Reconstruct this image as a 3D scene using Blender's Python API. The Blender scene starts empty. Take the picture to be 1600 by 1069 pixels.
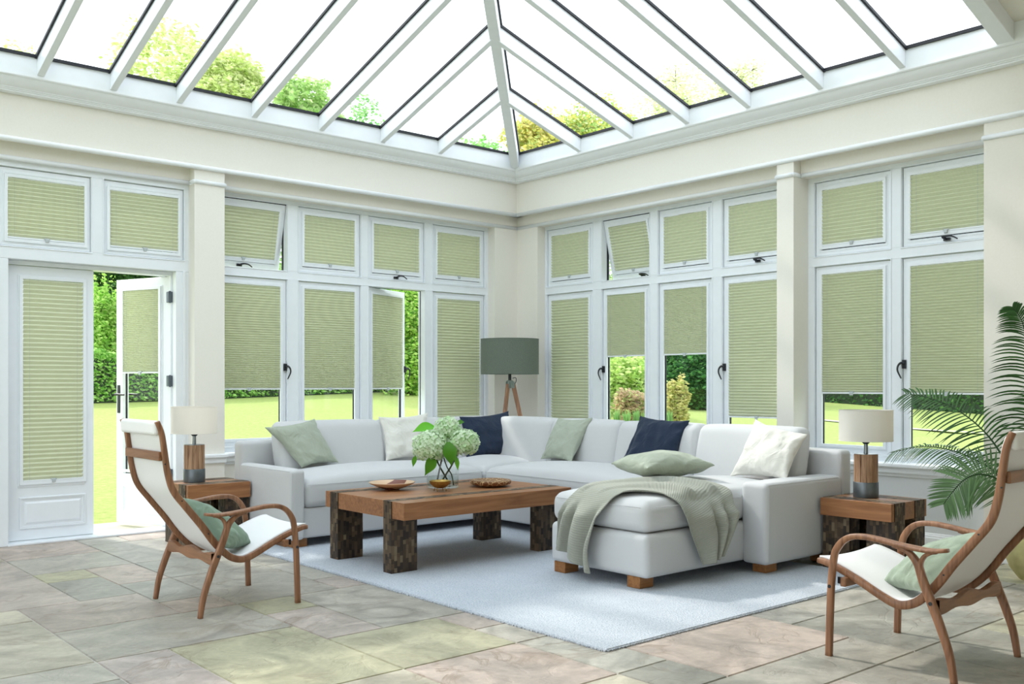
import bpy, bmesh, math, random
from mathutils import Vector, Matrix, noise
R = math.radians
random.seed(7)
scn = bpy.context.scene
COL = scn.collection

# ------------------------------------------------------------------ camera, sky, sun, exposure
cam_d = bpy.data.cameras.new('camera'); cam = bpy.data.objects.new('camera', cam_d); COL.objects.link(cam)
cam_d.sensor_width = 36.0; cam_d.sensor_fit = 'HORIZONTAL'
cam_d.lens = 1513.0 / 1600.0 * 36.0
cam_d.shift_y = (602.0 - 534.5) / 1600.0
cam_d.clip_start = 0.05; cam_d.clip_end = 300
cam.location = (0, 0, 1.2)
cam.rotation_euler = (R(90), 0, R(49.2 - 90))
scn.camera = cam

world = bpy.data.worlds.new('sky'); scn.world = world; world.use_nodes = True
wn = world.node_tree.nodes; wl = world.node_tree.links; wn.clear()
w_out = wn.new('ShaderNodeOutputWorld'); w_bg = wn.new('ShaderNodeBackground')
w_tc = wn.new('ShaderNodeTexCoord'); w_sx = wn.new('ShaderNodeSeparateXYZ'); w_cr = wn.new('ShaderNodeValToRGB')
wl.new(w_tc.outputs['Generated'], w_sx.inputs[0]); wl.new(w_sx.outputs['Z'], w_cr.inputs[0])
w_cr.color_ramp.elements[0].position = 0.0; w_cr.color_ramp.elements[0].color = (0.93, 0.97, 1.0, 1)
w_cr.color_ramp.elements[1].position = 0.9; w_cr.color_ramp.elements[1].color = (0.81, 0.915, 1.0, 1)
wl.new(w_cr.outputs[0], w_bg.inputs[0]); wl.new(w_bg.outputs[0], w_out.inputs[0])
w_bg.inputs[1].default_value = 2.0

sun_d = bpy.data.lights.new('sun', 'SUN'); sun = bpy.data.objects.new('sun', sun_d); COL.objects.link(sun)
sun_d.energy = 2.2; sun_d.angle = R(3.0); sun_d.color = (1.0, 0.95, 0.86)
sun_dir = Vector((-0.16, 1.0, math.tan(R(44))))          # towards the sun
sun.rotation_euler = sun_dir.to_track_quat('Z', 'Y').to_euler()
sun.location = (2, 12, 14)

scn.view_settings.view_transform = 'Standard'; scn.view_settings.look = 'None'
scn.view_settings.gamma = 1.0; scn.view_settings.use_curve_mapping = False
scn.view_settings.exposure = 0.40

# ------------------------------------------------------------------ materials
def lin(c):
    return tuple(((v/255.0)/12.92 if v/255.0 <= 0.04045 else ((v/255.0+0.055)/1.055)**2.4) for v in c) + (1.0,)

def newmat(name):
    m = bpy.data.materials.new(name); m.use_nodes = True
    nt = m.node_tree; nt.nodes.clear()
    out = nt.nodes.new('ShaderNodeOutputMaterial'); b = nt.nodes.new('ShaderNodeBsdfPrincipled')
    nt.links.new(b.outputs[0], out.inputs[0])
    return m, nt, b, out

def N(nt, t, **kw):
    n = nt.nodes.new(t)
    for k, v in kw.items(): setattr(n, k, v)
    return n

def mixcol(nt, fac, a, b, mode='MIX'):
    n = nt.nodes.new('ShaderNodeMix'); n.data_type = 'RGBA'; n.blend_type = mode
    for s, v in ((n.inputs[0], fac), (n.inputs[6], a), (n.inputs[7], b)):
        if hasattr(v, 'is_output') or isinstance(v, bpy.types.NodeSocket): nt.links.new(v, s)
        else: s.default_value = v
    return n.outputs[2]

def noise_mat(name, c1, c2, scale=30, rough=0.6, bump=0.0, bscale=None, detail=4, metal=0, spec=0.5, stretch=None, bdist=0.002):
    m, nt, b, out = newmat(name)
    tc = N(nt, 'ShaderNodeTexCoord'); mp = N(nt, 'ShaderNodeMapping')
    nt.links.new(tc.outputs['Object'], mp.inputs[0])
    if stretch: mp.inputs['Scale'].default_value = stretch
    nz = N(nt, 'ShaderNodeTexNoise'); nz.inputs['Scale'].default_value = scale; nz.inputs['Detail'].default_value = detail
    nt.links.new(mp.outputs[0], nz.inputs['Vector'])
    nt.links.new(mixcol(nt, nz.outputs['Fac'], c1, c2), b.inputs['Base Color'])
    b.inputs['Roughness'].default_value = rough; b.inputs['Metallic'].default_value = metal
    b.inputs['Specular IOR Level'].default_value = spec
    if bump:
        n2 = N(nt, 'ShaderNodeTexNoise'); n2.inputs['Scale'].default_value = bscale or scale; n2.inputs['Detail'].default_value = 5
        nt.links.new(mp.outputs[0], n2.inputs['Vector'])
        bp = N(nt, 'ShaderNodeBump'); bp.inputs['Strength'].default_value = bump; bp.inputs['Distance'].default_value = bdist
        nt.links.new(n2.outputs['Fac'], bp.inputs['Height']); nt.links.new(bp.outputs[0], b.inputs['Normal'])
    return m

def add_translucency(m, col, fac):
    nt = m.node_tree; b = [n for n in nt.nodes if n.type == 'BSDF_PRINCIPLED'][0]; out = [n for n in nt.nodes if n.type == 'OUTPUT_MATERIAL'][0]
    tr = N(nt, 'ShaderNodeBsdfTranslucent')
    if isinstance(col, tuple): tr.inputs[0].default_value = col
    else: nt.links.new(col, tr.inputs[0])
    mx = N(nt, 'ShaderNodeMixShader'); mx.inputs[0].default_value = fac
    nt.links.new(b.outputs[0], mx.inputs[1]); nt.links.new(tr.outputs[0], mx.inputs[2]); nt.links.new(mx.outputs[0], out.inputs[0])
    return m

def fabric(name, c, rough=0.9, weave=900, var=0.07, bump=0.25, wr=0.0, wrs=7, sheen=0.15):
    m, nt, b, out = newmat(name)
    tc = N(nt, 'ShaderNodeTexCoord')
    nz = N(nt, 'ShaderNodeTexNoise'); nz.inputs['Scale'].default_value = weave*0.35; nz.inputs['Detail'].default_value = 3
    nt.links.new(tc.outputs['Object'], nz.inputs['Vector'])
    d = tuple(v*(1-var*2) for v in c[:3]) + (1,); e = tuple(min(1, v*(1+var)) for v in c[:3]) + (1,)
    nt.links.new(mixcol(nt, nz.outputs['Fac'], d, e), b.inputs['Base Color'])
    b.inputs['Roughness'].default_value = rough; b.inputs['Specular IOR Level'].default_value = 0.2
    b.inputs['Sheen Weight'].default_value = sheen
    bp = N(nt, 'ShaderNodeBump'); bp.inputs['Strength'].default_value = bump; bp.inputs['Distance'].default_value = 0.0006
    nt.links.new(nz.outputs['Fac'], bp.inputs['Height'])
    last = bp
    if wr:
        n2 = N(nt, 'ShaderNodeTexNoise'); n2.inputs['Scale'].default_value = wrs; n2.inputs['Detail'].default_value = 2; n2.inputs['Distortion'].default_value = 1.2
        nt.links.new(tc.outputs['Object'], n2.inputs['Vector'])
        b2 = N(nt, 'ShaderNodeBump'); b2.inputs['Strength'].default_value = wr; b2.inputs['Distance'].default_value = 0.02
        nt.links.new(n2.outputs['Fac'], b2.inputs['Height']); nt.links.new(bp.outputs[0], b2.inputs['Normal']); last = b2
    nt.links.new(last.outputs[0], b.inputs['Normal'])
    return m

def wood(name, c1, c2, axis='X', scale=1.0, rough=0.42, dark=None):
    m, nt, b, out = newmat(name)
    tc = N(nt, 'ShaderNodeTexCoord'); mp = N(nt, 'ShaderNodeMapping')
    s = {'X': (1.6, 22, 22), 'Y': (22, 1.6, 22), 'Z': (22, 22, 1.6)}[axis]
    mp.inputs['Scale'].default_value = tuple(v*scale for v in s)
    nt.links.new(tc.outputs['Object'], mp.inputs[0])
    nz = N(nt, 'ShaderNodeTexNoise'); nz.inputs['Scale'].default_value = 1.0; nz.inputs['Detail'].default_value = 8; nz.inputs['Distortion'].default_value = 1.6
    nt.links.new(mp.outputs[0], nz.inputs['Vector'])
    cr = N(nt, 'ShaderNodeValToRGB'); cr.color_ramp.elements[0].position = 0.28; cr.color_ramp.elements[1].position = 0.7
    cr.color_ramp.elements[0].color = c2; cr.color_ramp.elements[1].color = c1
    if dark:
        e = cr.color_ramp.elements.new(0.2); e.color = dark
    nt.links.new(nz.outputs['Fac'], cr.inputs[0]); nt.links.new(cr.outputs[0], b.inputs['Base Color'])
    b.inputs['Roughness'].default_value = rough
    bp = N(nt, 'ShaderNodeBump'); bp.inputs['Strength'].default_value = 0.12; bp.inputs['Distance'].default_value = 0.002
    nt.links.new(nz.outputs['Fac'], bp.inputs['Height']); nt.links.new(bp.outputs[0], b.inputs['Normal'])
    return m

def attr_mat(name, rough=0.6, nscale=40, amt=0.3, bump=0.2, stretch=(1, 1, 1), spec=0.4):
    m, nt, b, out = newmat(name)
    at = N(nt, 'ShaderNodeAttribute'); at.attribute_name = 'Col'
    tc = N(nt, 'ShaderNodeTexCoord'); mp = N(nt, 'ShaderNodeMapping'); mp.inputs['Scale'].default_value = stretch
    nt.links.new(tc.outputs['Object'], mp.inputs[0])
    nz = N(nt, 'ShaderNodeTexNoise'); nz.inputs['Scale'].default_value = nscale; nz.inputs['Detail'].default_value = 5
    nt.links.new(mp.outputs[0], nz.inputs['Vector'])
    mr = N(nt, 'ShaderNodeMapRange'); mr.inputs['To Min'].default_value = 1-amt; mr.inputs['To Max'].default_value = 1+amt*0.6
    nt.links.new(nz.outputs['Fac'], mr.inputs['Value'])
    vm = N(nt, 'ShaderNodeVectorMath', operation='SCALE'); nt.links.new(at.outputs['Color'], vm.inputs[0]); nt.links.new(mr.outputs[0], vm.inputs['Scale'])
    nt.links.new(vm.outputs[0], b.inputs['Base Color']); b.inputs['Roughness'].default_value = rough; b.inputs['Specular IOR Level'].default_value = spec
    bp = N(nt, 'ShaderNodeBump'); bp.inputs['Strength'].default_value = bump; bp.inputs['Distance'].default_value = 0.003
    nt.links.new(nz.outputs['Fac'], bp.inputs['Height']); nt.links.new(bp.outputs[0], b.inputs['Normal'])
    return m

def leaf_mat(name, trans=0.55, rough=0.5):
    m, nt, b, out = newmat(name)
    at = N(nt, 'ShaderNodeAttribute'); at.attribute_name = 'Col'
    nt.links.new(at.outputs['Color'], b.inputs['Base Color']); b.inputs['Roughness'].default_value = rough
    b.inputs['Specular IOR Level'].default_value = 0.3
    return add_translucency(m, at.outputs['Color'], trans)

def glass_mat(name, gloss=0.06, tint=(0.97, 0.99, 0.985, 1)):
    m, nt, b, out = newmat(name); nt.nodes.remove(b)
    tr = N(nt, 'ShaderNodeBsdfTransparent'); tr.inputs[0].default_value = tint
    gl = N(nt, 'ShaderNodeBsdfGlossy'); gl.inputs['Roughness'].default_value = 0.02
    lw = N(nt, 'ShaderNodeLayerWeight'); lw.inputs['Blend'].default_value = 0.5
    pw = N(nt, 'ShaderNodeMath', operation='POWER'); pw.inputs[1].default_value = 5.0; nt.links.new(lw.outputs['Facing'], pw.inputs[0])
    fr = N(nt, 'ShaderNodeMath', operation='ADD'); fr.inputs[1].default_value = 0.04; nt.links.new(pw.outputs[0], fr.inputs[0])
    mx = N(nt, 'ShaderNodeMixShader')
    mu = N(nt, 'ShaderNodeMath', operation='MULTIPLY'); mu.inputs[1].default_value = min(1.0, gloss*8)
    nt.links.new(fr.outputs[0], mu.inputs[0]); nt.links.new(mu.outputs[0], mx.inputs[0])
    nt.links.new(tr.outputs[0], mx.inputs[1]); nt.links.new(gl.outputs[0], mx.inputs[2]); nt.links.new(mx.outputs[0], out.inputs[0])
    return m

def flat(name, c, rough=0.4, metal=0, spec=0.5):
    m = noise_mat(name, c, tuple(v*0.94 for v in c[:3])+(1,), scale=14, rough=rough, metal=metal, spec=spec)
    return m

M = {}
M['frame'] = flat('white_painted_frame', lin((241, 246, 251)), 0.3)
M['roofwhite'] = flat('white_roof_bar', lin((244, 248, 252)), 0.35)
M['wall'] = noise_mat('cream_wall_paint', lin((240, 237, 229)), lin((235, 231, 222)), 60, 0.85, 0.08, 250)
M['dado'] = noise_mat('blue_shade_wall_paint', lin((228, 231, 232)), lin((222, 225, 227)), 60, 0.7)  # wall under the right sills, its bluish shade put into the colour
M['trim'] = flat('white_trim_gloss', lin((246, 249, 252)), 0.35)
M['gasket'] = flat('black_rubber', lin((14, 18, 28)), 0.5)
M['glass'] = glass_mat('window_glass', 0.045)
M['glassroof'] = glass_mat('roof_glass', 0.03, (0.98, 0.99, 1, 1))
M['black'] = flat('black_handle', lin((28, 32, 40)), 0.35)
M['hinge'] = flat('grey_hinge', lin((98, 108, 116)), 0.35, 0.6)
M['blind'] = flat('pleated_blind_fabric', lin((219, 223, 198)), 0.9, 0, 0.1)
add_translucency(M['blind'], lin((208, 214, 172)), 0.05)
M['plastic'] = flat('clear_pull_tab', lin((190, 198, 200)), 0.2)
M['sofa'] = fabric('light_grey_upholstery', lin((203, 204, 205)), var=0.04, wr=0.18, wrs=3.5)
M['sage'] = fabric('sage_linen', lin((168, 176, 160)), var=0.08, wr=0.8, wrs=9)
M['sage2'] = fabric('green_linen', lin((132, 152, 132)), var=0.08, wr=0.8, wrs=9)
M['sage3'] = fabric('mid_sage_linen', lin((150, 164, 146)), var=0.08, wr=0.8, wrs=9)
M['cream'] = fabric('cream_linen', lin((223, 221, 213)), var=0.04, wr=0.7, wrs=9)
M['navy'] = fabric('navy_linen', lin((38, 50, 70)), var=0.12, wr=0.7, wrs=9, sheen=0.1)
M['canvas'] = fabric('white_canvas', lin((240, 240, 240)), var=0.02, bump=0.15)
M['wshade'] = add_translucency(fabric('white_lamp_fabric', lin((247, 245, 240)), var=0.02), lin((245, 241, 232)), 0.4)
M['gshade'] = fabric('green_grey_lamp_linen', lin((112, 122, 110)), weave=420, var=0.22, bump=0.4)
M['teakX'] = wood('warm_teak_along_x', lin((168, 116, 74)), lin((126, 80, 48)), 'X')
M['teakY'] = wood('warm_teak_along_y', lin((168, 116, 74)), lin((126, 80, 48)), 'Y')
M['walnut'] = wood('chair_walnut', lin((160, 114, 82)), lin((112, 74, 51)), 'Z', 1.6, 0.4)
M['walnutY'] = wood('chair_walnut_rail', lin((160, 114, 80)), lin((114, 75, 50)), 'Y', 1.4, 0.4)
M['footwood'] = wood('sofa_foot_wood', lin((168, 114, 62)), lin((122, 78, 40)), 'X', 1.2)
M['rustic'] = wood('rustic_lamp_wood', lin((186, 150, 118)), lin((120, 84, 60)), 'Z', 2.2, 0.65, lin((60, 40, 30)))
M['tripod'] = wood('pale_tripod_wood', lin((186, 142, 112)), lin((128, 92, 72)), 'Z', 1.5, 0.6)
M['mosaic'] = attr_mat('mosaic_wood_blocks', 0.55, 60, 0.35, 0.25, (1, 1, 0.2))
M['metal'] = noise_mat('brushed_steel', lin((150, 156, 160)), lin((112, 118, 124)), 20, 0.28, metal=0.9)
M['zinc'] = noise_mat('dark_zinc', lin((122, 128, 132)), lin((78, 84, 90)), 12, 0.4, metal=0.75)
M['galv'] = noise_mat('galvanised_metal', lin((170, 182, 178)), lin((120, 134, 132)), 40, 0.35, metal=0.5)
M['gold'] = noise_mat('hammered_gold', lin((206, 176, 104)), lin((120, 92, 40)), 70, 0.3, 0.7, 60, metal=0.9, bdist=0.004)
M['urn'] = noise_mat('yellow_stone_urn', lin((196, 186, 132)), lin((140, 134, 84)), 14, 0.8, 0.6, 25, bdist=0.01)
M['patio'] = noise_mat('patio_stone', lin((206, 200, 176)), lin((180, 176, 154)), 5, 0.85)
M['grout'] = noise_mat('pale_grout', lin((212, 210, 202)), lin((178, 176, 168)), 30, 0.9)
M['bark'] = noise_mat('tree_bark', lin((120, 104, 84)), lin((80, 68, 54)), 8, 0.9, 0.5)
M['leaf'] = leaf_mat('garden_leaves')
M['gleaf'] = leaf_mat('glossy_leaves', 0.25, 0.35)
M['petal'] = leaf_mat('hydrangea_petals', 0.35, 0.6)
M['stem'] = flat('green_stem', lin((70, 96, 40)), 0.5)
M['darkstem'] = flat('dark_green_stem', lin((30, 52, 24)), 0.5)
M['soil'] = noise_mat('potting_soil', lin((60, 46, 34)), lin((34, 26, 20)), 40, 1.0)
M['ceramic'] = None

def rug_mat():
    m, nt, b, out = newmat('pale_blue_grey_rug')
    tc = N(nt, 'ShaderNodeTexCoord')
    nz = N(nt, 'ShaderNodeTexNoise'); nz.inputs['Scale'].default_value = 5; nz.inputs['Detail'].default_value = 9; nz.inputs['Roughness'].default_value = 0.75
    nt.links.new(tc.outputs['Object'], nz.inputs['Vector'])
    nf = N(nt, 'ShaderNodeTexVoronoi'); nf.inputs['Scale'].default_value = 110; nt.links.new(tc.outputs['Object'], nf.inputs['Vector'])
    c = mixcol(nt, nz.outputs['Fac'], lin((182, 187, 194)), lin((230, 232, 235)))
    c2 = mixcol(nt, nf.outputs['Distance'], c, lin((164, 174, 186)))
    b.inputs['Roughness'].default_value = 0.95; b.inputs['Specular IOR Level'].default_value = 0.1
    nt.links.new(c2, b.inputs['Base Color'])
    bp = N(nt, 'ShaderNodeBump'); bp.inputs['Strength'].default_value = 0.7; bp.inputs['Distance'].default_value = 0.004
    nt.links.new(nf.outputs['Distance'], bp.inputs['Height']); nt.links.new(bp.outputs[0], b.inputs['Normal'])
    return m
M['rug'] = rug_mat()

def stone_mat():
    m, nt, b, out = newmat('riven_sandstone')
    at = N(nt, 'ShaderNodeAttribute'); at.attribute_name = 'Col'
    tc = N(nt, 'ShaderNodeTexCoord')
    wv = N(nt, 'ShaderNodeTexNoise'); wv.inputs['Scale'].default_value = 2.6; wv.inputs['Detail'].default_value = 8; wv.inputs['Distortion'].default_value = 1.8; wv.inputs['Roughness'].default_value = 0.6
    nt.links.new(tc.outputs['Object'], wv.inputs['Vector'])
    # riven ridges
    rn = N(nt, 'ShaderNodeTexNoise'); rn.inputs['Scale'].default_value = 2.4; rn.inputs['Detail'].default_value = 6; rn.inputs['Distortion'].default_value = 1.3
    nt.links.new(tc.outputs['Object'], rn.inputs['Vector'])
    sub = N(nt, 'ShaderNodeMath', operation='SUBTRACT'); nt.links.new(rn.outputs['Fac'], sub.inputs[0]); sub.inputs[1].default_value = 0.5
    ab = N(nt, 'ShaderNodeMath', operation='ABSOLUTE'); nt.links.new(sub.outputs[0], ab.inputs[0])
    vein = N(nt, 'ShaderNodeMapRange'); vein.inputs['From Max'].default_value = 0.035; nt.links.new(ab.outputs[0], vein.inputs['Value'])
    mr = N(nt, 'ShaderNodeMapRange'); mr.inputs['From Min'].default_value = 0.3; mr.inputs['From Max'].default_value = 0.7
    mr.inputs['To Min'].default_value = 0.56; mr.inputs['To Max'].default_value = 1.06
    nt.links.new(wv.outputs['Fac'], mr.inputs['Value'])
    fn = N(nt, 'ShaderNodeTexNoise'); fn.inputs['Scale'].default_value = 26; fn.inputs['Detail'].default_value = 8; fn.inputs['Roughness'].default_value = 0.7
    nt.links.new(tc.outputs['Object'], fn.inputs['Vector'])
    fm = N(nt, 'ShaderNodeMapRange'); fm.inputs['From Min'].default_value = 0.3; fm.inputs['From Max'].default_value = 0.7; fm.inputs['To Min'].default_value = 0.84; fm.inputs['To Max'].default_value = 1.1
    nt.links.new(fn.outputs['Fac'], fm.inputs['Value'])
    fmu = N(nt, 'ShaderNodeMath', operation='MULTIPLY'); nt.links.new(fm.outputs[0], fmu.inputs[0]); nt.links.new(mr.outputs[0], fmu.inputs[1])
    vm = N(nt, 'ShaderNodeVectorMath', operation='SCALE'); nt.links.new(at.outputs['Color'], vm.inputs[0]); nt.links.new(fmu.outputs[0], vm.inputs['Scale'])
    vmask = N(nt, 'ShaderNodeTexNoise'); vmask.inputs['Scale'].default_value = 1.7; nt.links.new(tc.outputs['Object'], vmask.inputs['Vector'])
    vmr = N(nt, 'ShaderNodeMapRange'); vmr.inputs['From Min'].default_value = 0.45; vmr.inputs['From Max'].default_value = 0.7; vmr.inputs['To Max'].default_value = 0.6
    nt.links.new(vmask.outputs['Fac'], vmr.inputs['Value'])
    inv = N(nt, 'ShaderNodeMath', operation='SUBTRACT'); inv.inputs[0].default_value = 1; nt.links.new(vein.outputs[0], inv.inputs[1])
    mu = N(nt, 'ShaderNodeMath', operation='MULTIPLY'); nt.links.new(inv.outputs[0], mu.inputs[0]); nt.links.new(vmr.outputs[0], mu.inputs[1])
    c = mixcol(nt, mu.outputs[0], vm.outputs[0], lin((128, 108, 88)))
    nt.links.new(c, b.inputs['Base Color'])
    rr = N(nt, 'ShaderNodeMapRange'); rr.inputs['To Min'].default_value = 0.32; rr.inputs['To Max'].default_value = 0.6; nt.links.new(wv.outputs['Fac'], rr.inputs['Value'])
    nt.links.new(rr.outputs[0], b.inputs['Roughness'])
    ad0 = N(nt, 'ShaderNodeMath', operation='MULTIPLY_ADD'); nt.links.new(fn.outputs['Fac'], ad0.inputs[0]); ad0.inputs[1].default_value = 0.35; nt.links.new(wv.outputs['Fac'], ad0.inputs[2])
    ad = N(nt, 'ShaderNodeMath', operation='ADD'); nt.links.new(ad0.outputs[0], ad.inputs[0]); nt.links.new(vein.outputs[0], ad.inputs[1])
    bp = N(nt, 'ShaderNodeBump'); bp.inputs['Strength'].default_value = 0.35; bp.inputs['Distance'].default_value = 0.006
    nt.links.new(ad.outputs[0], bp.inputs['Height']); nt.links.new(bp.outputs[0], b.inputs['Normal'])
    return m
M['stone'] = stone_mat()

def lawn_mat():
    m, nt, b, out = newmat('lawn_grass')
    tc = N(nt, 'ShaderNodeTexCoord')
    n1 = N(nt, 'ShaderNodeTexNoise'); n1.inputs['Scale'].default_value = 0.35; n1.inputs['Detail'].default_value = 3
    n2 = N(nt, 'ShaderNodeTexNoise'); n2.inputs['Scale'].default_value = 14; n2.inputs['Detail'].default_value = 6; n2.inputs['Roughness'].default_value = 0.8
    nt.links.new(tc.outputs['Object'], n1.inputs['Vector']); nt.links.new(tc.outputs['Object'], n2.inputs['Vector'])
    c = mixcol(nt, n1.outputs['Fac'], lin((170, 182, 108)), lin((192, 194, 128)))
    cr = N(nt, 'ShaderNodeMapRange'); cr.inputs['From Min'].default_value = 0.3; cr.inputs['From Max'].default_value = 0.7; nt.links.new(n2.outputs['Fac'], cr.inputs['Value'])
    c2 = mixcol(nt, cr.outputs[0], lin((138, 156, 82)), c)
    nt.links.new(c2, b.inputs['Base Color']); b.inputs['Roughness'].default_value = 0.9; b.inputs['Specular IOR Level'].default_value = 0.1
    bp = N(nt, 'ShaderNodeBump'); bp.inputs['Strength'].default_value = 0.5; bp.inputs['Distance'].default_value = 0.05
    nt.links.new(n2.outputs['Fac'], bp.inputs['Height']); nt.links.new(bp.outputs[0], b.inputs['Normal'])
    return m
M['lawn'] = lawn_mat()

def throw_mat():
    m = fabric('sage_woven_throw', lin((158, 160, 149)), weave=500, var=0.06, wr=0.1)
    nt = m.node_tree; b = [n for n in nt.nodes if n.type == 'BSDF_PRINCIPLED'][0]
    uv = N(nt, 'ShaderNodeUVMap'); wv = N(nt, 'ShaderNodeTexWave'); wv.inputs['Scale'].default_value = 22
    wv.inputs['Distortion'].default_value = 0.6; nt.links.new(uv.outputs[0], wv.inputs['Vector'])
    bp = N(nt, 'ShaderNodeBump'); bp.inputs['Strength'].default_value = 0.35; bp.inputs['Distance'].default_value = 0.004
    nt.links.new(wv.outputs['Fac'], bp.inputs['Height']); nt.links.new(bp.outputs[0], b.inputs['Normal'])
    return m
M['throw'] = throw_mat()

M['water'] = glass_mat('vase_water', 0.03, (0.90, 0.94, 0.93, 1))
M['vase'] = glass_mat('vase_glass', 0.12, (0.97, 0.985, 0.98, 1))

def plate_mat():
    m, nt, b, out = newmat('glazed_patchwork_plate')
    tc = N(nt, 'ShaderNodeTexCoord'); vo = N(nt, 'ShaderNodeTexVoronoi'); vo.inputs['Scale'].default_value = 5.5; vo.inputs['Randomness'].default_value = 0.9
    nt.links.new(tc.outputs['Object'], vo.inputs['Vector'])
    sp = N(nt, 'ShaderNodeSeparateColor'); nt.links.new(vo.outputs['Color'], sp.inputs[0])
    cr = N(nt, 'ShaderNodeValToRGB'); cr.color_ramp.interpolation = 'CONSTANT'
    cr.color_ramp.elements[0].color = lin((214, 180, 148)); cr.color_ramp.elements[1].position = 0.5; cr.color_ramp.elements[1].color = lin((122, 72, 62))
    nt.links.new(sp.outputs[0], cr.inputs[0]); nt.links.new(cr.outputs[0], b.inputs['Base Color']); b.inputs['Roughness'].default_value = 0.22
    return m
M['plate'] = plate_mat()

def carved_mat():
    m, nt, b, out = newmat('carved_wood_dish')
    tc = N(nt, 'ShaderNodeTexCoord'); vo = N(nt, 'ShaderNodeTexVoronoi'); vo.feature = 'DISTANCE_TO_EDGE'; vo.inputs['Scale'].default_value = 26
    nt.links.new(tc.outputs['Object'], vo.inputs['Vector'])
    mr = N(nt, 'ShaderNodeMapRange'); mr.inputs['From Max'].default_value = 0.07; nt.links.new(vo.outputs['Distance'], mr.inputs['Value'])
    nt.links.new(mixcol(nt, mr.outputs[0], lin((226, 196, 150)), lin((122, 78, 44))), b.inputs['Base Color']); b.inputs['Roughness'].default_value = 0.4
    return m
M['carved'] = carved_mat()

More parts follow.
